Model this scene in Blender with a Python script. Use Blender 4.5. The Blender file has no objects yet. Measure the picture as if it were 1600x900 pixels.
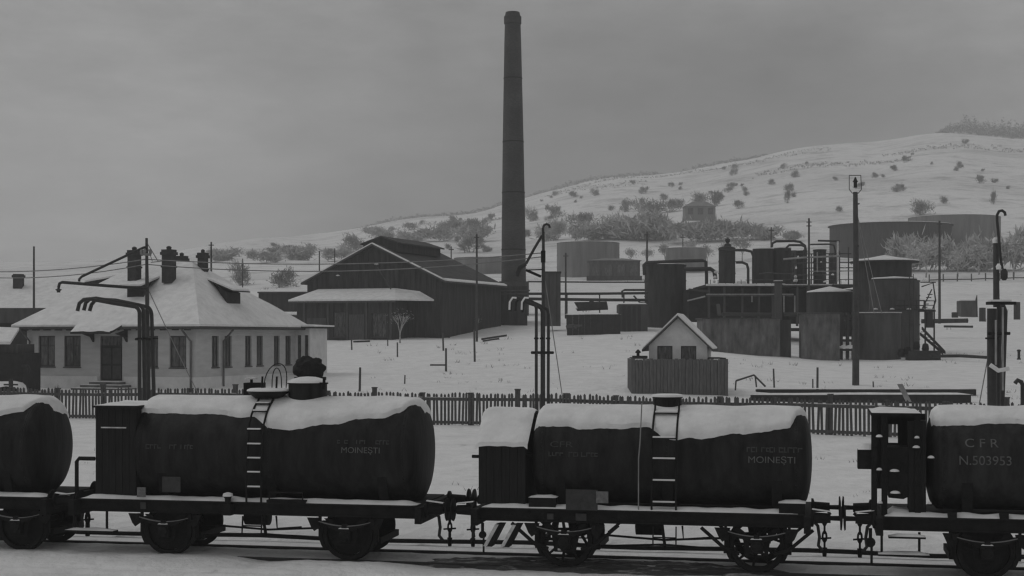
import bpy, math, random
from mathutils import Vector, Matrix, noise
random.seed(7)
R = math.radians
scn = bpy.context.scene
COL = scn.collection

# ---------------------------------------------------------------- camera
F, HOR, H = 2380.0, 525.0, 4.2          # focal length in photo pixels, horizon row, eye height above the rails
cam_d = bpy.data.cameras.new('camera')
cam = bpy.data.objects.new('camera', cam_d); COL.objects.link(cam)
cam.location = (0, 0, H); cam.rotation_euler = (R(90), 0, 0)
cam_d.sensor_width = 36.0; cam_d.lens = 36.0*F/1600.0
cam_d.shift_y = (HOR-450.0)/1600.0
cam_d.clip_start = 0.5; cam_d.clip_end = 9000
scn.camera = cam

# ---------------------------------------------------------------- world, sun, exposure
SUN_EL, SUN_ROT = R(50), R(283)          # veiled winter sun, high on the left
world = bpy.data.worlds.new('World'); scn.world = world; world.use_nodes = True
wn, wl = world.node_tree.nodes, world.node_tree.links
wn.clear()
w_out = wn.new('ShaderNodeOutputWorld'); w_bg = wn.new('ShaderNodeBackground')
w_sky = wn.new('ShaderNodeTexSky'); w_sky.sky_type = 'NISHITA'; w_sky.sun_disc = False
w_sky.sun_elevation = SUN_EL; w_sky.sun_rotation = SUN_ROT
w_sky.air_density = 1.0; w_sky.dust_density = 3.0; w_sky.ozone_density = 1.0
w_bw = wn.new('ShaderNodeRGBToBW')                      # the photograph is black and white
w_flat = wn.new('ShaderNodeMix'); w_flat.data_type = 'FLOAT'
w_flat.inputs[0].default_value = 0.93                   # an even cloud deck veils the clear sky
w_flat.inputs[3].default_value = 3.05
w_tc = wn.new('ShaderNodeTexCoord'); w_map = wn.new('ShaderNodeMapping')
w_map.inputs['Scale'].default_value = (1.6, 1.6, 3.2)
w_map.inputs['Location'].default_value = (0.35, 0.1, 0.2)
w_no = wn.new('ShaderNodeTexNoise'); w_no.inputs['Scale'].default_value = 2.2
w_no.inputs['Detail'].default_value = 6; w_no.inputs['Roughness'].default_value = 0.5
w_mr = wn.new('ShaderNodeMapRange'); w_mr.inputs[1].default_value = 0.3; w_mr.inputs[2].default_value = 0.7
w_mr.inputs[3].default_value = 0.86; w_mr.inputs[4].default_value = 1.14
w_mul = wn.new('ShaderNodeMath'); w_mul.operation = 'MULTIPLY'
wl.new(w_sky.outputs[0], w_bw.inputs[0]); wl.new(w_bw.outputs[0], w_flat.inputs[2])
wl.new(w_tc.outputs['Generated'], w_map.inputs[0]); wl.new(w_map.outputs[0], w_no.inputs[0])
wl.new(w_no.outputs[0], w_mr.inputs[0]); wl.new(w_mr.outputs[0], w_mul.inputs[1])
wl.new(w_flat.outputs[0], w_mul.inputs[0]); wl.new(w_mul.outputs[0], w_bg.inputs[0])
# a darker snow cloud bank over the hill, with ragged soft edges
w_rot = wn.new('ShaderNodeVectorMath'); w_rot.operation = 'MULTIPLY'; w_rot.inputs[1].default_value = (1, 1, 2.3)
w_nrm = wn.new('ShaderNodeVectorMath'); w_nrm.operation = 'NORMALIZE'
w_dis = wn.new('ShaderNodeVectorMath'); w_dis.operation = 'DISTANCE'
_bd = Vector((math.sin(R(6)), math.cos(R(6)), math.tan(R(5.6))*2.3)).normalized(); w_dis.inputs[1].default_value = _bd
w_add = wn.new('ShaderNodeMath'); w_add.operation = 'ADD'
w_n2 = wn.new('ShaderNodeMath'); w_n2.operation = 'MULTIPLY_ADD'; w_n2.inputs[1].default_value = .35; w_n2.inputs[2].default_value = -.175
w_bk = wn.new('ShaderNodeMapRange'); w_bk.interpolation_type = 'SMOOTHSTEP'
w_bk.inputs[1].default_value = .02; w_bk.inputs[2].default_value = .40; w_bk.inputs[3].default_value = .40; w_bk.inputs[4].default_value = 1.0
w_m2 = wn.new('ShaderNodeMath'); w_m2.operation = 'MULTIPLY'
wl.new(w_tc.outputs['Generated'], w_rot.inputs[0]); wl.new(w_rot.outputs[0], w_nrm.inputs[0]); wl.new(w_nrm.outputs[0], w_dis.inputs[0])
wl.new(w_no.outputs[0], w_n2.inputs[0]); wl.new(w_dis.outputs['Value'], w_add.inputs[0]); wl.new(w_n2.outputs[0], w_add.inputs[1])
wl.new(w_add.outputs[0], w_bk.inputs[0]); wl.new(w_bk.outputs[0], w_m2.inputs[1]); wl.new(w_mul.outputs[0], w_m2.inputs[0]); wl.new(w_m2.outputs[0], w_bg.inputs[0])
wl.new(w_bg.outputs[0], w_out.inputs[0])
# fine mottling of the cloud deck
w_n3 = wn.new('ShaderNodeTexNoise'); w_n3.inputs['Scale'].default_value = 16; w_n3.inputs['Detail'].default_value = 8; w_n3.inputs['Roughness'].default_value = .75
w_mp3 = wn.new('ShaderNodeMapping'); w_mp3.inputs['Scale'].default_value = (1, 1, 3.5)
w_mr3 = wn.new('ShaderNodeMapRange'); w_mr3.inputs[1].default_value = .25; w_mr3.inputs[2].default_value = .75; w_mr3.inputs[3].default_value = .83; w_mr3.inputs[4].default_value = 1.17
w_m3 = wn.new('ShaderNodeMath'); w_m3.operation = 'MULTIPLY'
wl.new(w_tc.outputs['Generated'], w_mp3.inputs[0]); wl.new(w_mp3.outputs[0], w_n3.inputs[0]); wl.new(w_n3.outputs[0], w_mr3.inputs[0])
wl.new(w_mr3.outputs[0], w_m3.inputs[0]); wl.new(w_m2.outputs[0], w_m3.inputs[1]); wl.new(w_m3.outputs[0], w_bg.inputs[0])
w_bg.inputs[1].default_value = 0.10
sun_d = bpy.data.lights.new('sun', 'SUN'); sun = bpy.data.objects.new('sun', sun_d); COL.objects.link(sun)
sun_d.energy = 0.5; sun_d.angle = R(35); sun_d.color = (1, 1, 1)
sdir = Vector((math.sin(SUN_ROT)*math.cos(SUN_EL), math.cos(SUN_ROT)*math.cos(SUN_EL), math.sin(SUN_EL)))
sun.rotation_euler = sdir.to_track_quat('Z', 'Y').to_euler(); sun.location = (-20, -40, 60)
vs = scn.view_settings
vs.view_transform = 'Standard'; vs.look = 'None'; vs.exposure = -0.06; vs.gamma = 1.0; vs.use_curve_mapping = False
try:
    scn.cycles.max_bounces = 6; scn.cycles.diffuse_bounces = 3; scn.cycles.volume_bounces = 1
    scn.cycles.filter_width = 1.35
except Exception: pass

# ---------------------------------------------------------------- materials
def mat(name, base, var=0.25, scale=4.0, rough=0.85, bump=0.0, bscale=None, spec=0.3, streak=None, metal=0.0):
    m = bpy.data.materials.new(name); m.use_nodes = True
    nt = m.node_tree; n, l = nt.nodes, nt.links
    b = n['Principled BSDF']
    b.inputs['Roughness'].default_value = rough
    b.inputs['Specular IOR Level'].default_value = spec
    b.inputs['Metallic'].default_value = metal
    tc = n.new('ShaderNodeTexCoord'); mp = n.new('ShaderNodeMapping')
    l.new(tc.outputs['Object'], mp.inputs[0])
    if streak: mp.inputs['Scale'].default_value = streak
    no = n.new('ShaderNodeTexNoise'); no.inputs['Scale'].default_value = scale; no.inputs['Detail'].default_value = 8
    no.inputs['Roughness'].default_value = 0.6
    l.new(mp.outputs[0], no.inputs[0])
    mr = n.new('ShaderNodeMapRange'); mr.inputs[1].default_value = 0.28; mr.inputs[2].default_value = 0.72
    mr.inputs[3].default_value = base*(1-var); mr.inputs[4].default_value = base*(1+var)
    l.new(no.outputs[0], mr.inputs[0])
    l.new(mr.outputs[0], b.inputs['Base Color'])
    if bump:
        bp = n.new('ShaderNodeBump'); bp.inputs['Strength'].default_value = bump; bp.inputs['Distance'].default_value = 0.05
        n2 = n.new('ShaderNodeTexNoise'); n2.inputs['Scale'].default_value = bscale or scale*3; n2.inputs['Detail'].default_value = 6
        l.new(mp.outputs[0], n2.inputs[0]); l.new(n2.outputs[0], bp.inputs['Height']); l.new(bp.outputs[0], b.inputs['Normal'])
    return m

M = {}
M['snow'] = mat('snow', 0.76, 0.13, 2.2, 0.75, 0.7, 6.0, 0.2)
M['tank'] = mat('tank_black_paint', 0.0155, 0.8, 2.6, 0.62, 0.2, 9, 0.16, streak=(1.8, 1.8, .35))
M['tank2'] = mat('tank_grey_black_paint', 0.025, 0.7, 2.6, 0.66, 0.2, 9, 0.16, streak=(1.8, 1.8, .35))
M['iron'] = mat('grimy_iron', 0.011, 0.5, 6, 0.7, 0.25, 18, 0.14)
M['cabin'] = mat('dark_cabin_boards', 0.015, 0.4, 3, 0.8, 0.25, 8, 0.2, streak=(5, 5, .5))
M['letter'] = mat('worn_white_lettering', 0.12, 0.35, 9, 0.9)
M['letter_faint'] = mat('faint_worn_lettering', 0.052, 0.35, 14, 0.9)
M['card'] = mat('paper_placard', 0.16, 0.35, 16, 0.9)
M['placard_frame'] = mat('placard_board', 0.05, 0.3, 10, 0.9)
M['frost'] = mat('frosted_edge', 0.55, 0.3, 9, 0.9)
M['wood'] = mat('weathered_wood', 0.085, 0.4, 3, 0.9, 0.3, 10, 0.1, streak=(6, 6, .6))
M['fence'] = mat('fence_wood', 0.09, 0.4, 3, 0.9, 0.3, 10, 0.1, streak=(6, 6, .6))
M['board'] = mat('enclosure_boards', 0.135, 0.3, 3, 0.9, 0.3, 10, 0.1, streak=(6, 6, .6))
M['stucco'] = mat('pale_stucco', 0.50, 0.13, 1.6, 0.9, 0.3, 5, 0.1, streak=(.6, .6, 2.4))
M['plinth'] = mat('pale_plinth', 0.66, 0.16, 1.3, 0.9, 0.2, 9, 0.1)
M['hutwall'] = mat('whitewashed_wall', 0.66, 0.14, 2, 0.9, 0.15, 8, 0.1)
M['dark'] = mat('dark_timber', 0.04, 0.3, 3, 0.85, 0.2, 9, 0.15)
M['frame'] = mat('window_frame_paint', 0.06, 0.3, 4, 0.8)
M['glass'] = mat('dark_glass', 0.085, 0.9, 4.5, 0.2, 0, None, 0.5, streak=(2.2, 2.2, .5))
M['chimbrick'] = mat('sooty_chimney_brick', 0.06, 0.35, 3, 0.9, 0.3, 14, 0.1)
M['shed'] = mat('tarred_board_wall', 0.046, 0.55, 1.2, 0.9, 0.3, 5, 0.1, streak=(3, 3, .35))
M['shedroof'] = mat('tarred_roof', 0.075, 0.3, 1.0, 0.9, 0.3, 4, 0.1)
M['concrete'] = mat('stained_concrete', 0.13, 0.6, 1.4, 0.9, 0.2, 5, 0.1, streak=(1.5, 1.5, .5))
M['oil'] = mat('oil_tank_steel', 0.07, 0.5, .9, 0.8, 0.1, 4, 0.2, streak=(2, 2, .4))
M['oil_dark'] = mat('sooty_vessel_steel', 0.036, 0.6, 1.2, 0.75, 0.1, 4, 0.25, streak=(2, 2, .4))
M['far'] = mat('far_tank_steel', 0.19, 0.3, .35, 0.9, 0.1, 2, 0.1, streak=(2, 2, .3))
M['twig'] = mat('winter_twigs', 0.33, 0.5, 2.5, 0.95)
M['frosttwig'] = mat('frosted_twigs', 0.47, 0.35, 2.5, 0.95)
M['darktwig'] = mat('dark_twigs', 0.2, 0.5, 2.5, 0.95)
M['wire'] = mat('frosted_wire', 0.22, 0.2, 3, 0.9)
M['pole'] = mat('pole_wood', 0.06, 0.3, 3, 0.9)
M['pipe'] = mat('black_pipe', 0.03, 0.35, 5, 0.6, 0.1, 12, 0.35)
M['snowpipe'] = mat('frost_covered_pipe', 0.28, 0.5, 1.2, 0.85)
M['cloth'] = mat('black_tarpaulin', 0.016, 0.4, 8, 0.75, 0.5, 16, 0.25)
M['rail'] = mat('rail_steel', 0.03, 0.3, 8, 0.6)

def brick_mat(name, c1, c2, mort, sx, sy, soot=False):
    m = bpy.data.materials.new(name); m.use_nodes = True
    n, l = m.node_tree.nodes, m.node_tree.links; b = n['Principled BSDF']; b.inputs['Roughness'].default_value = .9
    tc = n.new('ShaderNodeTexCoord'); uv = tc.outputs['UV']
    br = n.new('ShaderNodeTexBrick'); br.inputs['Scale'].default_value = 1
    br.inputs['Color1'].default_value = (c1,)*3+(1,); br.inputs['Color2'].default_value = (c2,)*3+(1,)
    br.inputs['Mortar'].default_value = (mort,)*3+(1,)
    br.inputs['Brick Width'].default_value = sx; br.inputs['Row Height'].default_value = sy; br.inputs['Mortar Size'].default_value = .008
    l.new(uv, br.inputs['Vector'])
    no = n.new('ShaderNodeTexNoise'); no.inputs['Scale'].default_value = .35; no.inputs['Detail'].default_value = 7
    l.new(tc.outputs['Object'], no.inputs[0])
    mr = n.new('ShaderNodeMapRange'); mr.inputs[1].default_value = .3; mr.inputs[2].default_value = .7; mr.inputs[3].default_value = .6; mr.inputs[4].default_value = 1.4
    l.new(no.outputs[0], mr.inputs[0])
    mx = n.new('ShaderNodeVectorMath'); mx.operation = 'SCALE'
    l.new(br.outputs[0], mx.inputs[0]); l.new(mr.outputs[0], mx.inputs['Scale']); l.new(mx.outputs[0], b.inputs['Base Color'])
    return m
M['stack'] = brick_mat('stack_brick', .026, .054, .06, .25, .075)

def ground_mat():
    m = bpy.data.materials.new('snow_ground'); m.use_nodes = True
    n, l = m.node_tree.nodes, m.node_tree.links; b = n['Principled BSDF']
    b.inputs['Roughness'].default_value = .8; b.inputs['Specular IOR Level'].default_value = .15
    geo = n.new('ShaderNodeNewGeometry')
    def noise_n(sc, det=8, rough=.6):
        t = n.new('ShaderNodeTexNoise'); t.inputs['Scale'].default_value = sc; t.inputs['Detail'].default_value = det
        t.inputs['Roughness'].default_value = rough; l.new(geo.outputs['Position'], t.inputs[0]); return t
    def rng(src, a, bb, c, d):
        t = n.new('ShaderNodeMapRange'); t.inputs[1].default_value = a; t.inputs[2].default_value = bb
        t.inputs[3].default_value = c; t.inputs[4].default_value = d; l.new(src, t.inputs[0]); return t.outputs[0]
    def mul(a, bb):
        t = n.new('ShaderNodeMath'); t.operation = 'MULTIPLY'; l.new(a, t.inputs[0]); l.new(bb, t.inputs[1]); return t.outputs[0]
    base = rng(noise_n(.9).outputs[0], .3, .7, .74, .89)
    # dry grass and stubble poking through the snow: more of it on the rising ground
    tuft = rng(noise_n(1.4, 9, .75).outputs[0], .60, .74, 1, .55)
    big = rng(noise_n(.012, 6, .6).outputs[0], .46, .66, 1.0, .78)
    sep = n.new('ShaderNodeSeparateXYZ'); l.new(geo.outputs['Position'], sep.inputs[0])
    hillm = rng(sep.outputs[1], 150, 330, 0, 1)
    mix = n.new('ShaderNodeMix'); mix.data_type = 'FLOAT'; l.new(hillm, mix.inputs[0]); mix.inputs[2].default_value = 1
    fld = rng(noise_n(.06, 8, .72).outputs[0], .50, .66, 1.0, .62)
    l.new(mul(mul(big, fld), rng(noise_n(.25, 9, .8).outputs[0], .54, .68, 1, .66)), mix.inputs[3])
    base2 = mul(mul(base, mix.outputs[0]), tuft)
    l.new(base2, b.inputs['Base Color'])
    bp = n.new('ShaderNodeBump'); bp.inputs['Strength'].default_value = .8; bp.inputs['Distance'].default_value = .2
    l.new(noise_n(2.2, 8, .6).outputs[0], bp.inputs['Height']); l.new(bp.outputs[0], b.inputs['Normal'])
    return m
M['ground'] = ground_mat()

def dirt_mat():
    m = bpy.data.materials.new('muddy_ballast'); m.use_nodes = True
    n, l = m.node_tree.nodes, m.node_tree.links; b = n['Principled BSDF']; b.inputs['Roughness'].default_value = .9
    geo = n.new('ShaderNodeNewGeometry')
    t = n.new('ShaderNodeTexNoise'); t.inputs['Scale'].default_value = 3.2; t.inputs['Detail'].default_value = 9; t.inputs['Roughness'].default_value = .7
    mp = n.new('ShaderNodeMapping'); mp.inputs['Scale'].default_value = (.45, 1.3, 1); mp.inputs['Rotation'].default_value = (0, 0, R(11))
    l.new(geo.outputs['Position'], mp.inputs[0]); l.new(mp.outputs[0], t.inputs[0])
    mr = n.new('ShaderNodeMapRange'); mr.inputs[1].default_value = .50; mr.inputs[2].default_value = .72; mr.inputs[3].default_value = .07; mr.inputs[4].default_value = .6
    l.new(t.outputs[0], mr.inputs[0]); l.new(mr.outputs[0], b.inputs['Base Color'])
    bp = n.new('ShaderNodeBump'); bp.inputs['Strength'].default_value = .8; bp.inputs['Distance'].default_value = .08
    t2 = n.new('ShaderNodeTexNoise'); t2.inputs['Scale'].default_value = 9; t2.inputs['Detail'].default_value = 6
    l.new(geo.outputs['Position'], t2.inputs[0]); l.new(t2.outputs[0], bp.inputs['Height']); l.new(bp.outputs[0], b.inputs['Normal'])
    return m
M['dirt'] = dirt_mat()

# ---------------------------------------------------------------- mesh helpers
class MB:
    def __init__(s): s.v = []; s.f = []; s.sm = []; s.uv = {}
    def add(s, vs_, fs, smooth=False):
        o = len(s.v); s.v += [Vector(p) for p in vs_]
        for f in fs: s.f.append([i+o for i in f]); s.sm.append(smooth)
        return s
    def box(s, a, b):
        (x0, y0, z0), (x1, y1, z1) = a, b
        x0, x1 = min(x0, x1), max(x0, x1); y0, y1 = min(y0, y1), max(y0, y1); z0, z1 = min(z0, z1), max(z0, z1)
        return s.add([(x0,y0,z0),(x1,y0,z0),(x1,y1,z0),(x0,y1,z0),(x0,y0,z1),(x1,y0,z1),(x1,y1,z1),(x0,y1,z1)],
                     [(0,3,2,1),(4,5,6,7),(0,1,5,4),(1,2,6,5),(2,3,7,6),(3,0,4,7)])
    def obox(s, o, ex, ey, ez):
        o, ex, ey, ez = map(Vector, (o, ex, ey, ez))
        p = [o, o+ex, o+ex+ey, o+ey]; p += [q+ez for q in p]
        f = [(0,3,2,1),(4,5,6,7),(0,1,5,4),(1,2,6,5),(2,3,7,6),(3,0,4,7)]
        if ex.cross(ey).dot(ez) < 0: f = [tuple(reversed(q)) for q in f]
        return s.add(p, f)
    def prism(s, poly, ext):
        ext = Vector(ext); poly = [Vector(p) for p in poly]; n = len(poly)
        nrm = Vector((0, 0, 0))
        for i in range(n): nrm += poly[i].cross(poly[(i+1) % n])
        if nrm.dot(ext) > 0: poly = poly[::-1]
        fs = [tuple(range(n)), tuple(range(2*n-1, n-1, -1))]
        for i in range(n): j = (i+1) % n; fs.append((j, i, n+i, n+j))
        return s.add(poly+[p+ext for p in poly], fs)
    def tube(s, pts, r, n=8, cap=True, smooth=True):
        pts = [Vector(p) for p in pts]; rr = r if isinstance(r, (list, tuple)) else [r]*len(pts)
        vs_, fs = [], []; up = None
        for i, p in enumerate(pts):
            d = (pts[min(i+1, len(pts)-1)]-pts[max(i-1, 0)]).normalized()
            if up is None:
                a = Vector((0, 0, 1)) if abs(d.z) < .9 else Vector((1, 0, 0)); up = d.cross(a).normalized()
            up = (up-d*up.dot(d)).normalized(); w = d.cross(up)
            for k in range(n):
                t = 2*math.pi*k/n; vs_.append(p+(up*math.cos(t)+w*math.sin(t))*rr[i])
        for i in range(len(pts)-1):
            for k in range(n):
                k2 = (k+1) % n; fs.append((i*n+k, i*n+k2, (i+1)*n+k2, (i+1)*n+k))
        s.add(vs_, fs, smooth)
        if cap:
            b = len(s.v)-len(vs_); s.f.append([b+k for k in range(n-1, -1, -1)]); s.sm.append(False)
            e = b+(len(pts)-1)*n; s.f.append([e+k for k in range(n)]); s.sm.append(False)
        return s
    def lathe(s, c, axis, prof, n=24, smooth=True, cap=True):
        """prof: list of (distance along axis, radius)"""
        c = Vector(c); ax = Vector(axis).normalized()
        a = Vector((0, 0, 1)) if abs(ax.z) < .9 else Vector((1, 0, 0)); u = ax.cross(a).normalized(); w = ax.cross(u)
        vs_, fs = [], []
        for d, r in prof:
            for k in range(n):
                t = 2*math.pi*k/n; vs_.append(c+ax*d+(u*math.cos(t)+w*math.sin(t))*max(r, 1e-4))
        for i in range(len(prof)-1):
            for k in range(n):
                k2 = (k+1) % n; fs.append((i*n+k, i*n+k2, (i+1)*n+k2, (i+1)*n+k))
        s.add(vs_, fs, smooth)
        b = len(s.v)-len(vs_)
        if not cap: return s
        if prof[0][1] > .001: s.f.append([b+k for k in range(n-1, -1, -1)]); s.sm.append(False)
        if prof[-1][1] > .001: e = b+(len(prof)-1)*n; s.f.append([e+k for k in range(n)]); s.sm.append(False)
        return s
    def quad(s, a, b, c, d): return s.add([a, b, c, d], [(0, 1, 2, 3)])

def mesh_obj(name, mb, m, origin=(0, 0, 0), parent=None, link=True, sharp=40):
    o0 = Vector(origin)
    me = bpy.data.meshes.new(name); me.from_pydata([tuple(v-o0) for v in mb.v], [], mb.f); me.update()
    if mb.sm: me.polygons.foreach_set('use_smooth', mb.sm)
    if any(mb.sm):
        try: me.set_sharp_from_angle(angle=R(sharp))
        except Exception: pass
    mm = M[m] if isinstance(m, str) else m
    me.materials.append(mm)
    o = bpy.data.objects.new(name, me)
    if link: COL.objects.link(o)
    if parent: o.parent = parent
    else: o.location = o0
    return o

def tag(o, label=None, cat=None, group=None, kind=None):
    for k, v in (('label', label), ('category', cat), ('group', group), ('kind', kind)):
        if v: o[k] = v
    return o
def thing(name, label, cat, loc, rz=0, group=None):
    e = bpy.data.objects.new(name, None); COL.objects.link(e); e.empty_display_size = .3
    e.location = loc; e.rotation_euler = (0, 0, rz); tag(e, label, cat, group); return e
def part(t, name, mb, m, local=False, label=None):
    """mesh part of an unrotated thing; world coordinates unless local"""
    o0 = (0, 0, 0) if local else tuple(t.location)
    if t.parent and not local: o0 = tuple(t.parent.location)
    o = mesh_obj(name, mb, m, o0, parent=t)
    if label: o['label'] = label
    return o
def inst(src, loc=None, parent=None, name=None):
    c = src.copy(); COL.objects.link(c)
    if parent: c.parent = parent
    if loc is not None: c.location = loc
    return c
def solo(name, mb, m, origin, label, cat, group=None, kind=None):
    return tag(mesh_obj(name, mb, m, origin), label, cat, group, kind)

def PT(x, y, Y): return Vector(((x-800.0)/F*Y, Y, H-(y-HOR)/F*Y))
def sc(Y): return F/Y            # photo pixels per metre at distance Y

# ---------------------------------------------------------------- terrain
def zl(y): return H+(HOR-y)/F*1000.0
TAB = [
 (-700, [(34,-.08),(70.5,.35),(75,.9),(79,1.3),(95,1.5),(130,3.2),(180,6),(260,11),(330,16),(1000,zl(428))]),
 (100,  [(34,-.08),(70.5,.35),(75,.9),(79,1.3),(95,1.5),(130,3.2),(180,6),(260,11),(330,16),(1000,zl(408))]),
 (480,  [(34,-.08),(67.5,.35),(74,1.15),(80,1.4),(100,2.4),(120,3.2),(140,3.95),(155,5.5),(180,8),(260,13),(330,18),(1000,zl(370))]),
 (690,  [(34,-.08),(66,.35),(76,1.2),(100,2.5),(120,3.4),(135,4.0),(150,5.3),(175,6.7),(220,10),(287,15.4),(330,19),(1000,zl(333))]),
 (1000, [(34,-.08),(63,.35),(76,1.35),(100,2.8),(115,3.4),(147,5.1),(180,7.2),(220,10),(287,15.4),(330,19),(1000,zl(272))]),
 (1340, [(34,-.08),(58.8,.35),(70,.8),(100,1.9),(120,2.5),(160,4.2),(200,7.2),(260,13.4),(330,21),(1000,zl(222))]),
 (1480, [(34,-.08),(57,.35),(70,.8),(100,1.9),(120,2.6),(160,4.4),(200,7.3),(260,13.6),(330,21.3),(1000,zl(206))]),
 (1600, [(34,-.08),(55.4,.35),(70,.8),(100,1.9),(120,2.6),(160,4.4),(200,7.3),(260,13.6),(330,21.5),(1000,zl(216))]),
 (2400, [(34,-.08),(55,.35),(70,.8),(100,1.9),(120,2.6),(160,4.4),(200,7.3),(260,13.6),(330,21.5),(1000,zl(225))]),
]
def prof(tab, Y):
    if Y <= tab[0][0]: return tab[0][1]
    if Y >= 1000:
        z = tab[-1][1]; return z*(1-min((Y-1000)/900.0, 1)*.8)
    for (a, za), (b, zb) in zip(tab, tab[1:]):
        if Y <= b:
            t = (Y-a)/(b-a); return za+(zb-za)*t
def hz(X, Y):
    if Y < 20: return -.08
    x = 800+X/Y*F
    if x <= TAB[0][0]: z = prof(TAB[0][1], Y)
    elif x >= TAB[-1][0]: z = prof(TAB[-1][1], Y)
    else:
        for (a, ta), (b, tb) in zip(TAB, TAB[1:]):
            if x <= b:
                t = (x-a)/(b-a); t = t*t*(3-2*t); z = prof(ta, Y)*(1-t)+prof(tb, Y)*t; break
    k = min(max((Y-40)/60, 0), 1)
    z += k*(.13*noise.noise((X*.22, Y*.22, 1.3))+.06*noise.noise((X*.7, Y*.5, 5.3)))
    k2 = min(max((Y-330)/400, 0), 1)
    z += k2*(3.0*noise.noise((X*.012, Y*.012, 4))+1.2*noise.noise((X*.04, Y*.04, 9)))
    return z
def gp(x, y):
    """where the sight line through photo point (x, y) meets the ground"""
    Y = 30.0
    while Y < 1100:
        p = PT(x, y, Y)
        if p.z <= hz(p.x, Y): return Vector((p.x, Y, hz(p.x, Y)))
        Y += .4 if Y < 200 else 1.5
    return Vector(((x-800)/F*1000, 1000, hz((x-800)/F*1000, 1000)))
def gpY(x, Y): X = (x-800)/F*Y; return Vector((X, Y, hz(X, Y)))

rows = [-60, -30, -10, 0, 8, 14]+[18+i*1.0 for i in range(30)]+[48+i*1.3 for i in range(60)]
y_ = rows[-1]
while y_ < 1500: y_ *= 1.018; rows.append(y_)
NC = 170
g = MB(); vs_, fs = [], []
for Y in rows:
    wdt = 60+.62*max(Y, 0)
    for c in range(NC+1):
        u = (c/NC*2-1); X = u*wdt
        vs_.append((X, Y, hz(X, Y)))
for r in range(len(rows)-1):
    for c in range(NC):
        i = r*(NC+1)+c; fs.append((i, i+1, i+NC+2, i+NC+1))
g.add(vs_, fs, True)
gr = mesh_obj('ground', g, 'ground', sharp=180); tag(gr, 'snow covered ground rising from the railway to the far hill', None, None, 'structure')

# ---------------------------------------------------------------- track frame
TH = math.atan2(3.78, 18.91)
O = Vector((-10.09, 30.02, 0)); U = Vector((math.cos(TH), -math.sin(TH), 0)); N = Vector((math.sin(TH), math.cos(TH), 0))
def TR(s, t, z=0): return O+U*s+N*t+Vector((0, 0, z))
def s_at(x, t=0):
    r = (x-800)/F
    return (r*(O.y+N.y*t)-O.x-N.x*t)/(U.x-r*U.y)
def z_at(x, y, t=0):
    p = TR(s_at(x, t), t); return H-(y-HOR)/F*p.y

trk = thing('railway_track', 'railway track under the tank wagons, partly buried in snow', 'track', TR(0, .75, -.08), 0)
for t in (-.03, 1.47):
    mb = MB(); mb.obox(TR(-14, t-.035, -.10), U*44, N*.07, Vector((0, 0, .10)))
    mb.obox(TR(-14, t-.06, -.115), U*44, N*.12, Vector((0, 0, .03)))
    part(trk, 'rail', mb, 'rail')

def ribbon(name, s0, s1, ta, tb, m, z0=.0, lump=.03, ns=150, nt=10, seed=0, edge=.15, taper=0):
    mb = MB(); v, f = [], []
    for i in range(ns+1):
        s = s0+(s1-s0)*i/ns
        ea = edge*noise.noise((s*.9, seed, 0))+.5*edge*noise.noise((s*3.1, seed, 1)); eb = edge*noise.noise((s*.9, seed, 5))
        for j in range(nt+1):
            tp = min(1, min(i, ns-i)/ns*(s1-s0)/taper)**.6 if taper else 1
            t = (ta+ea)*(.25+.75*tp)+((tb+eb)*(.15+.85*tp)-(ta+ea)*(.25+.75*tp))*j/nt
            fall = (1-abs(2*j/nt-1)**4)*min(1, min(i, ns-i)/ns*(s1-s0)/1.1)
            p = TR(s, t); v.append((p.x, p.y, -.085+fall*(z0+.085+lump*noise.noise((s*2.3, t*3.1, seed))+.5*lump*noise.noise((s*6, t*7, seed)))))
    for i in range(ns):
        for j in range(nt): a = i*(nt+1)+j; f.append((a, a+nt+1, a+nt+2, a+1))
    mb.add(v, [tuple(reversed(q)) for q in f], True)
    o = mesh_obj(name, mb, m, sharp=180); return o
r1 = ribbon('muddy_ballast', s_at(610), s_at(1290), -.22, 1.2, 'dirt', .012, .04, ns=220, nt=16, seed=3, edge=.30, taper=2.2)
tag(r1, 'dark muddy ballast strip along the near rail', None, None, 'stuff')
r2 = ribbon('snow_bed', -12, 26, -.04, 1.51, 'ground', -.012, .025, seed=8, edge=.01); tag(r2, 'packed snow filling between the two rails', None, None, 'structure')
r3 = ribbon('snow_bank', -12, 30, 2.75, 6.0, 'ground', .14, .10, seed=12, edge=.25); tag(r3, 'low snow bank beyond the track', None, None, 'structure')
mb = MB(); mb.tube([TR(-14+i*.8, 2.66+.04*math.sin(i*1.7), .02+.02*math.sin(i*.9)) for i in range(52)], .045, 8)
solo('pipeline', mb, 'iron', TR(0, 2.66, 0), 'thin dark pipe lying in the snow just behind the tank wagons', 'pipe')
r5 = ribbon('snow_verge', -12, s_at(440), -1.5, 1.62, 'ground', .016, .02, ns=200, nt=26, seed=15, edge=.05, taper=1.2); tag(r5, 'trodden snow burying the rails at left', None, None, 'structure')
r6 = ribbon('snow_verge', s_at(400), s_at(690), -1.5, .12, 'ground', .014, .02, ns=120, nt=16, seed=16, edge=.06, taper=1.6); tag(r6, 'trodden snow over the near rail', None, None, 'structure')
# wheel ruts in the foreground snow
for k, (ta, ss) in enumerate(((-1.25, 0), (-1.9, 5))):
    r4 = ribbon('snow_ridge', -12+ss, 24, ta-.16, ta+.12, 'ground', -.035, .035, ns=120, nt=6, seed=20+k, edge=.12)
    tag(r4, 'low ridge of shovelled snow in front of the rails', None, None, 'structure')

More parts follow.
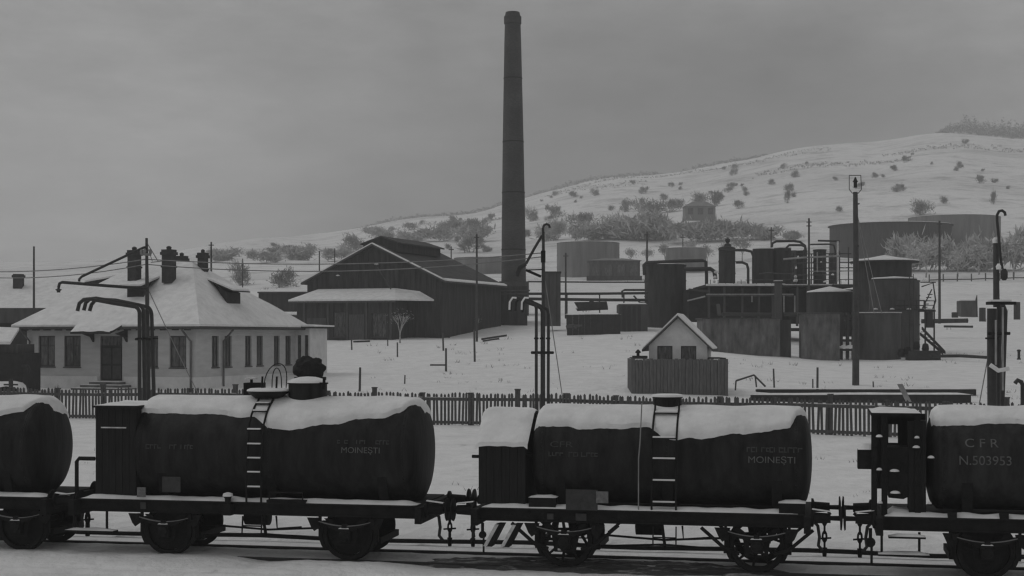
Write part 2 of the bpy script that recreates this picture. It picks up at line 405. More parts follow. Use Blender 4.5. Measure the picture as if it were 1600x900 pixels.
# ---------------------------------------------------------------- tank wagons
def text_mesh(txt, width, height, name):
    cu = bpy.data.curves.new(name, 'FONT'); cu.body = txt; cu.size = 1; cu.align_x = 'CENTER'
    o = bpy.data.objects.new(name, cu); COL.objects.link(o)
    bpy.context.view_layer.update()
    me = bpy.data.meshes.new_from_object(o.evaluated_get(bpy.context.evaluated_depsgraph_get()))
    bpy.data.objects.remove(o); bpy.data.curves.remove(cu)
    xs = [v.co.x for v in me.vertices]; ys = [v.co.y for v in me.vertices]
    w = max(xs)-min(xs); cap = .70
    mb = MB()
    vs_ = [((v.co.x-(max(xs)+min(xs))/2)/w*width, v.co.y/cap*height) for v in me.vertices]
    fs = [tuple(p.vertices) for p in me.polygons]
    bpy.data.meshes.remove(me)
    return vs_, fs
def wrap_on(mb, vs_, fs, xc, zc, cz, rad):
    """flat lettering laid on the near side of a tank (axis along x, t centre .75)"""
    a0 = math.asin(max(-1, min(1, (zc-cz)/rad))); out = []
    for x, y in vs_:
        a = a0+y/rad; out.append((xc+x, .75-math.cos(a)*(rad+.014), cz+math.sin(a)*(rad+.014)))
    mb.add(out, fs)

def wheel_mb(cx, t0, spoked, face):
    mb = MB(); r = .49; d = face
    # tyre with flange on the inner side
    mb.lathe((cx, t0, r), (0, d, 0), [(-.065, r-.085), (-.065, r-.005), (.05, r), (.06, r+.028), (.08, r+.028), (.085, r-.085), (-.065, r-.085)], 40, True, False)
    mb.lathe((cx, t0, r), (0, d, 0), [(-.12, .05), (-.12, .11), (.10, .13), (.10, .001)], 18)
    if spoked:
        for k in range(9):
            a = 2*math.pi*k/9+.35
            mb.tube([(cx+math.cos(a)*.1, t0, r+math.sin(a)*.1), (cx+math.cos(a)*(r-.07), t0, r+math.sin(a)*(r-.07))], [.036, .024], 6)
    else:
        mb.lathe((cx, t0, r), (0, d, 0), [(-.02, .10), (-.035, .2), (.0, r-.09), (.03, r-.09), (.0, .2), (.02, .10)], 32, True, False)
    return mb

def snow_on_tank(x0, x1, cz, rad, edge, seed, thick=.09, tx=None):
    """snow blanket on the crown of a tank; edge = list of (fraction along, degrees down the near side)"""
    ns, na = 90, 26; v, f = [], []
    def eang(u):
        for (a, ea), (b, eb) in zip(edge, edge[1:]):
            if u <= b: t = (u-a)/(b-a); t = t*t*(3-2*t); return ea+(eb-ea)*t
        return edge[-1][1]
    for i in range(ns+1):
        u = i/ns; x = x0+(x1-x0)*u
        nearA = R(eang(u)+4.5*noise.noise((x*1.7, seed, 0))+1.6*noise.noise((x*5, seed, 2))+.9*noise.noise((x*13, seed, 4))); farA = R(-62)
        e = min(u, 1-u)*(x1-x0); endf = min(1, e/.16); endf = math.sqrt(max(0, 1-(1-endf)**2))
        ee = min(x-tx[0], tx[1]-x); rd = rad
        if ee < .17: q = max(0, min(1, 1-ee/.17)); rd = rad*.955*math.sqrt(max(0, 1-q*q))
        elif ee < .22: rd = rad*(.955+.045*(ee-.17)/.05)
        farA = R(-62)*min(1, .15+ee/.22)
        for j in range(na+1):
            w = j/na; a = farA+(nearA-farA)*w
            ef = min(1, min(w, 1-w)/.10); ef = math.sqrt(max(0, 1-(1-ef)**2))
            th = thick*endf*ef*(1+.25*noise.noise((x*1.6, a*2, seed)))-.012*(1-min(ef, endf))
            rr = rd+th
            v.append((x, .75-math.sin(a)*rr, cz+math.cos(a)*rr))
    for i in range(ns):
        for j in range(na): q = i*(na+1)+j; f.append((q, q+na+1, q+na+2, q+1))
    mb = MB(); mb.add(v, [tuple(reversed(q)) for q in f], True)
    return mb

def deck_snow(x0, x1, t0, t1, z, seed, th=.06):
    ns, nt = max(8, int((x1-x0)*12)), 5; v, f = [], []
    for i in range(ns+1):
        x = x0+(x1-x0)*i/ns
        ex = min(1, min(i, ns-i)/2.0)
        for j in range(nt+1):
            t = t0+(t1-t0)*j/nt; fall = (1-abs(2*j/nt-1)**3)*ex if j else .0
            v.append((x, t, z+th*fall*(1+.5*noise.noise((x*3, t*3, seed)))+.004))
    for i in range(ns):
        for j in range(nt): q = i*(nt+1)+j; f.append((q, q+nt+1, q+nt+2, q+1))
    mb = MB(); mb.add(v, f, True); return mb

def make_wagon(label, xl, xr, axles, tank_x, cz, rad, edge, spoked, seed, tankmat='tank', spring_snow=True):
    """xl, xr: frame ends, axles, tank_x: tank ends, all in metres along the track"""
    w = thing('tank_wagon', label, 'tank wagon', TR(xl, 0, 0), -TH, 'tank wagons in the train')
    L = xr-xl; ax = [a-xl for a in axles]; t0, t1 = tank_x[0]-xl, tank_x[1]-xl
    fr = MB()
    for t in (-.22, 1.60):
        fr.box((0, t, .83), (L, t+.02, 1.04)); fr.box((0, t-.03 if t < 0 else t, 1.02), (L, t+.08, 1.045)); fr.box((0, t-.03 if t < 0 else t, .825), (L, t+.08, .845))
    for x in (0, L-.12): fr.box((x, -.5, .76), (x+.12, 2.0, 1.055))
    for x in [L*k/5 for k in range(1, 5)]: fr.box((x-.04, -.19, .82), (x+.04, 1.59, 1.0))
    part(w, 'frame', fr, 'iron', True)
    dk = MB(); dk.box((.12, -.30, 1.048), (L-.12, 1.80, 1.075)); part(w, 'deck', dk, 'cabin', True)
    part(w, 'snow_cover', deck_snow(.15, L-.15, -.30, .12, 1.07, seed), 'snow', True)
    # buffers
    for x, d in ((0, -1), (L, 1)):
        for t in (-.13, 1.63):
            b = MB(); b.lathe((x, t, 1.0), (d, 0, 0), [(0, .16), (.04, .16), (.06, .10), (.34, .085)], 16)
            bo = part(w, 'buffer', b, 'iron', True)
            p = MB(); p.lathe((x, t, 1.0), (d, 0, 0), [(.30, .04), (.50, .045), (.505, .20), (.53, .215), (.545, .10), (.548, .001)], 20)
            mesh_obj('buffer_head', p, 'iron', parent=bo)
            if t < 0:
                sm = MB(); sm.add([(x+d*a, t+b_, 1.0+.15+.02*math.cos(b_*14)-(a*.12)) for a in (.02, .18, .34) for b_ in (-.09, -.03, .03, .09)],
                                  [(0,1,5,4),(1,2,6,5),(2,3,7,6),(4,5,9,8),(5,6,10,9),(6,7,11,10)], True)
                mesh_obj('snow', sm, 'snow', parent=bo)
        # screw coupling and brake hose
        c = MB(); c.box((x+d*.0, .70, .90), (x+d*.28, .80, .98)); c.tube([(x+d*.28, .75, .94), (x+d*.34, .75, .98), (x+d*.30, .75, 1.02)], .03, 6)
        part(w, 'coupling_hook', c, 'iron', True)
        c = MB()
        for k in range(4):
            z = .86-k*.15; pts = [(x+d*.24+(.035 if k % 2 == 0 else 0)*math.cos(a), .75+(0 if k % 2 == 0 else .035)*math.cos(a), z+.095*math.sin(a)) for a in [i*math.pi/5 for i in range(11)]]
            c.tube(pts, .02, 5, False)
        c.tube([(x+d*.24, .75, .36), (x+d*.24, .75, .20)], [.05, .035], 8); c.tube([(x+d*.24-.12, .75, .52), (x+d*.24+.12, .75, .54)], .018, 6)
        part(w, 'coupling_chain', c, 'iron', True)
        c = MB(); pts = [(x+d*.02, .40, .90), (x+d*.12, .38, .80), (x+d*.15, .36, .6), (x+d*.13, .36, .45), (x+d*.2, .36, .36)]
        c.tube(pts, .03, 6); part(w, 'brake_hose', c, 'pipe', True)
    # running gear
    for a in ax:
        ws = MB(); ws.tube([(a, -.25, .49), (a, 1.75, .49)], .06, 10); wsp = part(w, 'wheelset', ws, 'iron', True)
        for t, d in ((-.02, 1), (1.46, -1)): mesh_obj('wheel', wheel_mb(a, t, spoked, d), 'iron', parent=wsp)
        for t, d in ((-.20, -1), (1.66, 1)):
            g_ = MB()
            for sx in (-1, 1):
                g_.prism([(a+sx*.13, t, .30), (a+sx*.19, t, .30), (a+sx*.24, t, .60), (a+sx*.42, t, .79), (a+sx*.30, t, .79), (a+sx*.13, t, .60)], (0, .02, 0))
            g_.box((a-.19, t, .285), (a+.19, t+.02, .31))
            part(w, 'axle_guard', g_, 'iron', True)
            ab = MB(); ab.box((a-.11, t-.11, .36), (a+.11, t+.10, .61)); ab.lathe((a, t-.11, .48), (0, -1, 0), [(0, .10), (.03, .09), (.05, .03), (.052, .001)], 14)
            abp = part(w, 'axle_box', ab, 'iron', True)
            if t < 0 and spring_snow:
                s_ = MB(); s_.add([(a-.11, t-.115, .612), (a+.10, t-.115, .612), (a+.06, t-.06, .65), (a-.05, t-.06, .655), (a-.11, t+.0, .615), (a+.11, t+.0, .615)], [(0,1,2,3),(3,2,5,4)], True); mesh_obj('snow', s_, 'snow', parent=abp)
            sp = MB()
            for k in range(6):
                hl = .52-.07*k; pts = [(a+hl*u, t-.05, .735-.085*(1-(u*hl/.52)**2)-k*.015) for u in [-1+i*.2 for i in range(11)]]
                for p, q in zip(pts, pts[1:]): sp.obox((p[0], p[1]-.04, p[2]-.013), (q[0]-p[0], 0, q[2]-p[2]), (0, .08, 0), (0, 0, .013))
            sp.box((a-.05, t-.10, .60), (a+.05, t, .69))
            for sx in (-1, 1): sp.box((a+sx*.54-.03, t-.10, .70), (a+sx*.54+.03, t+.01, .80))
            spp = part(w, 'leaf_spring', sp, 'iron', True)
            if t < 0 and spring_snow:
                s_ = MB(); pts = [(a+.50*u, t-.05, .74-.085*(1-(u*.5/.52)**2)) for u in [-1+i*.2 for i in range(11)]]
                for p, q in zip(pts, pts[1:]): s_.obox((p[0], p[1]-.036, p[2]), (q[0]-p[0], 0, q[2]-p[2]), (0, .07, 0), (0, 0, .010))
                mesh_obj('snow', s_, 'wire', parent=spp)
        if spoked:
            for sx in (-1, 1):
                g_ = MB(); g_.tube([(a+sx*.98, -.2, .79), (a+sx*.55, -.2, .42), (a+sx*.30, -.2, .34)], .035, 6); part(w, 'stay_rod', g_, 'iron', True)
                g_ = MB(); g_.tube([(a+sx*.98, 1.66, .79), (a+sx*.55, 1.66, .42)], .03, 6); part(w, 'stay_rod', g_, 'iron', True)
        for sx in (-1, 1):
            g_ = MB(); g_.box((a+sx*.60, .1, .30), (a+sx*.52, 1.35, .42)); part(w, 'brake_beam', g_, 'iron', True)
            g_ = MB(); g_.prism([(a+sx*.46, -.24, .80), (a+sx*.74, -.24, .80), (a+sx*.66, -.24, .62), (a+sx*.60, -.24, .55), (a+sx*.50, -.24, .62)], (0, .03, 0)); part(w, 'spring_bracket', g_, 'iron', True)
        for sx in (-1, 1):
            b = MB(); pts = []
            for k in range(7):
                an = R(-38+k*11); pts.append((a+sx*(.50*math.cos(an)), .49+.50*math.sin(an)))
            for (x1, z1), (x2, z2) in zip(pts, pts[1:]): b.obox((x1, -.07, z1), (x2-x1, 0, z2-z1), (0, .09, 0), (sx*.07, 0, 0))
            b.box((a+sx*.56-.02, -.05, .35), (a+sx*.56+.03, .0, .82)); part(w, 'brake_block', b, 'iron', True)
    b = MB(); mx_ = (ax[0]+ax[1])/2
    b.tube([(ax[0]+.55, .3, .34), (mx_, .3, .40), (ax[1]-.55, .3, .34)], .02, 6); b.tube([(mx_, .2, .84), (mx_+.05, .3, .36)], .03, 6)
    b.tube([(mx_+.4, -.1, .80), (mx_+.42, -.1, .56), (mx_+.9, -.1, .6)], .02, 6)
    b.tube([(ax[0], .55, .55), (mx_, .55, .45), (ax[1], .55, .55)], .022, 6)
    part(w, 'brake_rigging', b, 'iron', True)
    b = MB(); b.lathe((mx_-.55, .75, .66), (1, 0, 0), [(0, .02), (.02, .15), (.5, .15), (.52, .02)], 18); b.box((mx_-.5, .7, .76), (mx_-.4, .8, .95)); b.box((mx_-.2, .7, .76), (mx_-.1, .8, .95)); part(w, 'brake_cylinder', b, 'iron', True)
    # tank
    tk = MB(); Lk = t1-t0; pr = []
    for k in range(7):
        a = R(90*k/6); pr.append((.17-.17*math.cos(a)+.0, rad*math.sin(a)*.955))
    pr += [(.19, rad*.985), (.22, rad)]
    prof_ = pr+[(Lk-d, r) for d, r in reversed(pr)]
    tk.lathe((t0, .75, cz), (1, 0, 0), prof_, 64); tank = part(w, 'tank', tk, tankmat, True)
    nb = 3
    for k in range(nb):
        xx = t0+.28+(Lk-.56)*k/(nb-1)
        s_ = MB(); s_.lathe((xx-.04, .75, cz), (1, 0, 0), [(0, rad+.001), (.0, rad+.008), (.08, rad+.008), (.08, rad+.001)], 64, True, False); mesh_obj('seam_band', s_, tankmat, parent=tank)
    rv = MB()
    for k in range(nb):
        xx = t0+.28+(Lk-.56)*k/(nb-1)
        for q in range(36):
            an = R(-70+q*4.2); c_ = Vector((xx, .75-math.cos(an)*(rad+.008), cz+math.sin(an)*(rad+.008))); nn = Vector((0, -math.cos(an), math.sin(an)))
            tt = Vector((0, math.sin(an), math.cos(an)))*.018
            rv.add([c_+Vector((.018, 0, 0)), c_+tt, c_-Vector((.018, 0, 0)), c_-tt, c_+nn*.014], [(0,1,4),(1,2,4),(2,3,4),(3,0,4)])
    rvo = mesh_obj('rivets', rv, tankmat, parent=tank); rvo['kind'] = 'stuff'; rvo.name = 'rivet_rows'
    for k in (.12, .5, .88):
        xx = t0+Lk*k; sd = MB(); n_ = 9; poly = [(xx-.09, .05, 1.07), (xx-.09, 1.45, 1.07)]
        for q in range(n_):
            an = R(-20-140*q/(n_-1)); poly.append((xx-.09, .75+math.cos(an)*(rad-.01), cz+math.sin(an)*(rad-.01)))
        sd.prism(poly, (.18, 0, 0)); part(w, 'saddle', sd, 'iron', True)
    part(w, 'snow_cover', snow_on_tank(t0+.07, t1-.05, cz, rad, edge, seed, .09, (t0, t1)), 'snow', True)
    w['_'] = 0; del w['_']
    return w, tank

def lettering(w, tank, xl, txt, px, py, wpx, hpx, cz, rad, m='letter', label=None):
    t = .75-rad*.93; s = s_at(px, t); z = z_at(px, py+hpx/2, t); k = F/TR(s, t).y
    vs_, fs = text_mesh(txt, wpx/k, hpx/k, 'text'); mb = MB(); wrap_on(mb, vs_, fs, s-xl, z, cz, rad)
    o = mesh_obj('lettering', mb, m, parent=tank)
    if label: o['label'] = label
def smudge(tank, xl, px0, px1, py, hpx, cz, rad, seed, m='letter_faint'):
    rnd = random.Random(seed); t = .75-rad*.93; k = F/TR(s_at(px0, t), t).y; z = z_at(px0, py, t); mb = MB(); x = s_at(px0, t)-xl; xe = s_at(px1, t)-xl
    while x < xe:
        ww = rnd.uniform(.25, .7)*hpx/k; hh = hpx/k*rnd.uniform(.7, 1)
        if rnd.random() < .8:
            q = [(0, 0), (.02, 0), (.02, hh), (0, hh)]; wrap_on(mb, q, [(0,1,2,3)], x, z-hh/2, cz, rad)
            if rnd.random() < .7: wrap_on(mb, [(0, hh-.02), (ww, hh-.025), (ww, hh-.002), (0, hh)], [(0,1,2,3)], x+.02, z-hh/2, cz, rad)
            if rnd.random() < .5: wrap_on(mb, [(0, 0), (ww, .0), (ww, .022), (0, .02)], [(0,1,2,3)], x+.02, z-hh/2, cz, rad)
        x += ww+.03
    o = mesh_obj('worn_lettering', mb, m, parent=tank); o['label'] = 'worn painted lettering, illegible'

def ladder(w, xa, xb, pts, rung_zs, cz, rad, m='iron', snow=True):
    """stiles along pts (t, z); rungs at heights"""
    ld = MB()
    for x in (xa, xb):
        q = [(x, t, z) for t, z in pts]; ld.tube(q, .02, 6)
    lo = part(w, 'ladder', ld, m, True)
    for t, z in rung_zs:
        r_ = MB(); r_.tube([(xa, t, z), (xb, t, z)], .016, 6); r_.box((xa+.01, t-.03, z-.01), (xb-.01, t+.03, z+.012)); ro = mesh_obj('rung', r_, m, parent=lo)
        if snow:
            s_ = MB(); s_.box((xa+.02, t-.034, z+.012), (xb-.02, t+.028, z+.036)); mesh_obj('rung_snow', s_, 'snow', parent=lo)
    return lo

# --- wagon at the left edge of the picture
xr = s_at(84, -.2); xl = xr-6.4
ax1 = s_at(36); t_end = s_at(109, 1.25)
w1, k1 = make_wagon('leftmost tank wagon, cut off, only its rounded end showing', xl, xr, [ax1-3.6, ax1], (t_end-5.6, t_end), 1.97, .95,
                    [(0, 40), (.8, 46), (.93, 42), (.965, 20), (1, 4)], False, 31)
# --- long wagon with tall box cabin
xl2, xr2 = s_at(118, -.2), s_at(664, -.2)
CZ2, RA2 = 1.99, .96
tk2 = (s_at(210, .2), s_at(679, 1.15))
w2, k2 = make_wagon('long black tank wagon with boxy brake cabin and black bundle on its dome', xl2, xr2, [s_at(265), s_at(545)], tk2, CZ2, RA2,
                    [(0, 42), (.3, 44), (.42, 46), (.5, 62), (.56, 64), (.7, 56), (.88, 46), (.935, 38), (.965, 20), (1, 4)], False, 47)
lettering(w2, k2, xl2, 'MOINEŞTI', 565, 703, 62, 9, CZ2, RA2, 'letter', 'pale painted lettering')
smudge(k2, xl2, 528, 606, 690, 8, CZ2, RA2, 4); smudge(k2, xl2, 230, 300, 697, 8, CZ2, RA2, 6)
ca, cb = s_at(150, -.1)-xl2, s_at(213, -.1)-xl2
c = MB(); zt = z_at(180, 637, -.1)
nbd = 6
for k in range(nbd):
    xx = ca+(cb-ca)*k/nbd; c2 = MB(); c2.box((xx+.004, -.12, 1.14), (xx+(cb-ca)/nbd-.004, -.09, zt)); bo = part(w2, 'cabin_board', c2, 'cabin', True)
c.box((ca, -.089, 1.12), (cb, 1.55, zt-.01)); cab = part(w2, 'brake_cabin', c, 'cabin', True)
c = MB(); c.box((ca-.04, -.18, zt), (cb+.04, 1.62, zt+.04)); rf = part(w2, 'cabin_roof', c, 'cabin', True)
part(w2, 'snow_cover', deck_snow(ca-.03, cb+.03, -.17, 1.6, zt+.04, 3, .05), 'snow', True)
c = MB(); c.box((ca+.12, -.135, z_at(180, 668, -.1)-.012), (cb-.2, -.10, z_at(180, 668, -.1)+.012)); part(w2, 'cabin_ledge', c, 'frost', True)
zt = z_at(130, 716, -.1)
c = MB(); c.tube([(.0, -.15, 1.05), (.0, -.15, zt-.06), (.05, -.15, zt), (ca, -.15, zt)], .04, 8); part(w2, 'handrail', c, 'iron', True)
c = MB(); c.tube([(.0, 1.5, 1.05), (.0, 1.5, zt-.06), (.05, 1.5, zt), (ca, 1.5, zt)], .03, 8); part(w2, 'handrail', c, 'iron', True)
c = MB(); zz = z_at(150, 829, -.3)
c.box((-.15, -.36, zz-.03), (.85, -.12, zz)); c.tube([(.02, -.25, zz), (.02, -.25, .84)], .025, 6); c.tube([(.68, -.25, zz), (.68, -.25, .84)], .025, 6); stp = part(w2, 'step', c, 'iron', True)
part(w2, 'snow_cover', deck_snow(-.15, .85, -.36, -.12, zz, 9, .04), 'snow', True)
# dome, platform, hoops and bundle on top of this wagon
def dome(w, xl_, px, wpx, ytop, ybot, m='tank', lid=True, flat=False):
    s = s_at(px, .75); k = F/TR(s, .75).y; r = wpx/2/k; zt_ = z_at(px, ytop, .75); zb = z_at(px, ybot, .75)-.12
    c = MB(); c.lathe((s-xl_, .75, zb), (0, 0, 1), [(0, r*.97), (zt_-zb-.02, r*.97), (zt_-zb-.02, r*1.03), (zt_-zb, r*1.03), (zt_-zb+.01, r*.9)], 32); d = part(w, 'dome', c, m, True)
    pr = [(0, r*1.04), (.03, r*1.0), (.07, r*.8), (.11, r*.4), (.12, .001)] if not flat else [(0, r*1.08), (.035, r*1.06), (.05, r*.8), (.055, .001)]
    c = MB(); c.lathe((s-xl_, .75, zt_+.003), (0, 0, 1), pr, 32); part(w, 'snow_cover', c, 'snow', True)
    return s-xl_, r, zt_
dx, dr, dz = dome(w2, xl2, 481, 62, 598, 622)
c = MB(); c.tube([(dx+dr+.02, .5, dz-.12), (dx+dr+.03, .5, dz+.10)], .03, 8); c.tube([(dx+dr-.06, .5, dz-.0), (dx+dr+.1, .5, dz+.0)], .018, 6); part(w2, 'lid_clamp', c, 'iron', True)
b = MB(); n1, n2 = 28, 16; v, f = [], []
bc = Vector(TR(s_at(484, 1.15), 1.15, 0)); ks = F/bc.y; bzc = z_at(484, 577, 1.15)
for i in range(n2+1):
    ph = math.pi*i/n2
    for j in range(n1):
        a = 2*math.pi*j/n1; d = Vector((math.sin(ph)*math.cos(a), math.sin(ph)*math.sin(a), math.cos(ph)))
        r = 1+.22*noise.noise(d*2.6+Vector((3, 1, 0)))+.12*noise.noise(d*6.5)
        q = d*r; v.append(bc+Vector((q.x*24/ks, q.y*.2, 0))+Vector((0, 0, bzc+q.z*19/ks)))
for i in range(n2):
    for j in range(n1): f.append((i*n1+j, (i+1)*n1+j, (i+1)*n1+(j+1) % n1, i*n1+(j+1) % n1))
b.add(v, f, True)
b.obox(bc+Vector((-.3, -.05, bzc-.24)), (.62, 0, 0), (0, .1, 0), (0, 0, .09))
solo('tarpaulin_bundle', b, 'cloth', bc+Vector((0, 0, bzc-.25)), 'lumpy black bundle resting behind the dome of the tank wagon', 'bundle')
# loading platform with snow, valve and hose hoops
xa, xb = s_at(386, .5)-xl2, s_at(450, .5)-xl2; zp = z_at(418, 611, .5)
c = MB(); c.lathe(((xa+xb)/2, .55, zp-.14), (0, 0, 1), [(0, (xb-xa)*.30), (.10, (xb-xa)*.46), (.14, (xb-xa)*.5)], 24); part(w2, 'filler_hatch', c, 'tank', True)
c = MB(); c.lathe(((xa+xb)/2, .55, zp+.002), (0, 0, 1), [(0, (xb-xa)*.5), (.025, (xb-xa)*.49), (.05, (xb-xa)*.42), (.06, .001)], 24); part(w2, 'snow_cover', c, 'snow', True)
xv = s_at(393, 1.0)-xl2; zv = z_at(393, 598, 1.0)
c = MB(); c.box((xv-.13, .9, zv-.3), (xv+.22, 1.2, zv)); c.tube([(xv, 1.0, zv), (xv, 1.0, zv+.07)], .03, 8); part(w2, 'vent_box', c, 'iron', True)
c = MB(); c.lathe((xv, 1.0, zv+.07), (0, 0, 1), [(0, .12), (.03, .12), (.05, .001)], 16); part(w2, 'vent_cap', c, 'frost', True)
c = MB()
for px0, px1, yt, t in ((412, 447, 568, .5), (425, 440, 575, .75)):
    q = []
    for k in range(13):
        a = math.pi*k/12; px = (px0+px1)/2-(px1-px0)/2*math.cos(a)+(6*(math.sin(a)) if px0 == 412 else 0); py = 606-(606-yt)*math.sin(a)**.7
        q.append((s_at(px, t)-xl2, t, z_at(px, py, t)))
    c.tube(q, .010, 6)
part(w2, 'wire_hoop', c, 'iron', True)
la, lb = s_at(388, -.2)-xl2, s_at(411, -.2)-xl2
def on(an, rr): return (.75-math.cos(R(an))*rr, CZ2+math.sin(R(an))*rr)
st = [(.55, zp+.28), (.52, zp+.02)]+[on(a, RA2+.10) for a in (66, 54, 42, 30)]+[(-.26, 1.99), (-.30, 1.7), (-.30, 1.05)]
rg = [on(58, RA2+.12), on(46, RA2+.12)]
for y in (672, 695, 717, 739, 762): rg.append((-.28, z_at(400, y, -.28)))
ladder(w2, la, lb, st, rg, CZ2, RA2)
c = MB(); xa = s_at(378, -.3)-xl2; xb = s_at(408, -.3)-xl2; zz = z_at(392, 835, -.3)
c.tube([(xa, -.25, .8), (xa, -.3, zz), (xb, -.3, zz), (xb, -.25, .8)], .018, 6); c.tube([(xa, -.27, .62), (xb, -.27, .62)], .015, 6); part(w2, 'stirrup_step', c, 'iron', True)
xa = s_at(357, -.3)-xl2; zz = z_at(357, 775, -.3)
c = MB(); c.lathe((xa, -.33, zz-.16), (0, 0, 1), [(0, .05), (.12, .06), (.16, .09)], 12); c.box((xa-.08, -.40, .82), (xa+.08, -.23, zz-.15)); hv = part(w2, 'outlet_valve', c, 'iron', True)
c = MB(); c.lathe((xa, -.33, zz), (0, 0, 1), [(0, .10), (.05, .09), (.07, .03), (.072, .001)], 14); mesh_obj('snow', c, 'snow', parent=hv)
def plate(w, xl_, px, py, wp, hp, t, m, nm='placard'):
    s = s_at(px, t)-xl_; k = F/TR(s+xl_, t).y; z = z_at(px, py, t); c = MB(); c.box((s-wp/2/k, t-.015, z-hp/2/k), (s+wp/2/k, t+.01, z+hp/2/k)); return part(w, nm, c, m, True)
plate(w2, xl2, 221, 769, 14, 15, -.325, 'card'); plate(w2, xl2, 268, 757, 30, 24, -.32, 'placard_frame'); plate(w2, xl2, 224, 790, 9, 10, -.265, 'placard_frame')
# toolbox on the deck below the tank
xa, xb = s_at(418, -.3)-xl2, s_at(478, -.3)-xl2
c = MB(); c.box((xa, -.36, 1.08), (xb, -.1, 1.13)); c.tube([(xa+.05, -.34, 1.13), (xa+.05, -.34, 1.27), (xb-.05, -.34, 1.27), (xb-.05, -.34, 1.13)], .015, 6); part(w2, 'deck_bracket', c, 'iron', True)

# --- middle wagon with sloping cabin roof
xl3, xr3 = s_at(741, -.2), s_at(1267, -.2)
CZ3, RA3 = 1.97, .87
tk3 = (s_at(829, .3), s_at(1269, .6))
w3, k3 = make_wagon('black tank wagon with small brake hut under a thick sloping snow roof', xl3, xr3, [s_at(885), s_at(1183)], tk3, CZ3, RA3,
                    [(0, 50), (.25, 52), (.42, 50), (.5, 66), (.62, 64), (.8, 55), (.93, 50), (.965, 22), (1, 4)], True, 53)
lettering(w3, k3, xl3, 'MOINEŞTI', 1206, 718, 72, 10, CZ3, RA3, 'letter', 'pale painted lettering')
smudge(k3, xl3, 1160, 1250, 702, 9, CZ3, RA3, 11); lettering(w3, k3, xl3, 'CFR', 878, 694, 36, 9, CZ3, RA3, 'letter_faint', 'faint painted lettering'); smudge(k3, xl3, 858, 936, 709, 8, CZ3, RA3, 13)
ca, cb = s_at(748, -.1)-xl3, s_at(821, -.1)-xl3
zn = z_at(785, 694, -.1); zr = z_at(785, 645, .6)
c = MB(); c.prism([(ca, -.1, 1.12), (ca, 1.5, 1.12), (ca, 1.5, zn), (ca, .9, zr), (ca, .6, zr), (ca, -.1, zn)], (cb-ca, 0, 0)); part(w3, 'brake_hut', c, 'cabin', True)
for k in range(6):
    xx = ca+(cb-ca)*k/6; c2 = MB(); c2.box((xx+.004, -.125, 1.13), (xx+(cb-ca)/6-.004, -.101, zn-.02)); part(w3, 'hut_board', c2, 'cabin', True)
v, f = [], []; ns, nt = 14, 10
path = [(-.17, zn-.05), (-.16, zn+.03), (.05, zn+.21), (.3, zn+.40), (.52, zr+.04), (.7, zr+.09), (.9, zr+.07), (1.2, zn+.35), (1.55, zn+.06)]
for i in range(ns+1):
    u = i/ns; ef = math.sqrt(max(0, 1-(1-min(1, min(u, 1-u)/.12))**2))
    for t, z in path: v.append((ca-.05+(cb-ca+.10)*u, t, z-.04+.055*ef+.02*noise.noise((u*5, t*4, 7))))
for i in range(ns):
    for j in range(len(path)-1): q = i*len(path)+j; f.append((q, q+len(path), q+len(path)+1, q+1))
c = MB(); c.add(v, f, True); part(w3, 'snow_cover', c, 'snow', True)
c = MB(); c.tube([(ca-.12, -.12, z_at(742, 713, -.1)), (ca, -.12, z_at(742, 713, -.1))], .03, 8); c.tube([(cb-.02, .1, z_at(820, 711, .1)), (cb+.12, .1, z_at(820, 711, .1))], .02, 6); part(w3, 'grab_iron', c, 'iron', True)
dx, dr, dz = dome(w3, xl3, 1043, 46, 620, 640, flat=True)
la, lb = s_at(1019, -.15)-xl3, s_at(1057, -.15)-xl3
def on3(an, rr): return (.75-math.cos(R(an))*rr, CZ3+math.sin(R(an))*rr)
st = [(.42, dz-.02)]+[on3(a, RA3+.10) for a in (66, 54, 42, 30)]+[(-.2, 1.97), (-.25, 1.7), (-.25, 1.07)]
rg = [on3(57, RA3+.12)]+[(-.22, z_at(1038, y, -.22)) for y in (685, 718, 752, 786)]
ladder(w3, la, lb, st, rg, CZ3, RA3)
c = MB(); s = s_at(998, -.22)-xl3; c.tube([(s+.02, .1, z_at(998, 630, .1)), (s+.02, -.18, 2.3), (s, -.24, 2.0), (s, -.26, 1.05)], .012, 6); part(w3, 'drain_rod', c, 'wire', True)
c = MB(); xa, xb = s_at(1020, -.3)-xl3, s_at(1056, -.3)-xl3; zz = z_at(1038, 852, -.3)
c.tube([(xa, -.25, .8), (xa, -.28, zz)], .014, 6); c.tube([(xb, -.25, .8), (xb, -.28, zz)], .014, 6); c.tube([(xa, -.27, .6), (xb, -.27, .6)], .014, 6); c.tube([(xa, -.28, zz), (xb, -.28, zz)], .016, 6); part(w3, 'stirrup_step', c, 'iron', True)
plate(w3, xl3, 909, 781, 50, 32, -.325, 'placard_frame', 'placard_board'); plate(w3, xl3, 941, 777, 19, 18, -.345, 'card')
plate(w3, xl3, 908, 808, 17, 11, -.265, 'placard_frame', 'number_plate'); plate(w3, xl3, 860, 807, 10, 9, -.265, 'placard_frame', 'number_plate')
def deckbox(w, xl_, px0, px1, y0, y1, t0, t1, nm, seed):
    a, b_ = s_at(px0, t0)-xl_, s_at(px1, t0)-xl_; z = z_at((px0+px1)/2, y0, t0); c = MB(); c.box((a, t0, 1.07), (b_, t1, z)); part(w, nm, c, 'iron', True); part(w, 'snow_cover', deck_snow(a-.01, b_+.01, t0-.01, t1, z, seed, .035), 'snow', True)
deckbox(w3, xl3, 826, 868, 778, 795, -.26, .1, 'tool_box', 5); deckbox(w3, xl3, 1217, 1258, 787, 800, -.28, .2, 'tool_box', 6)
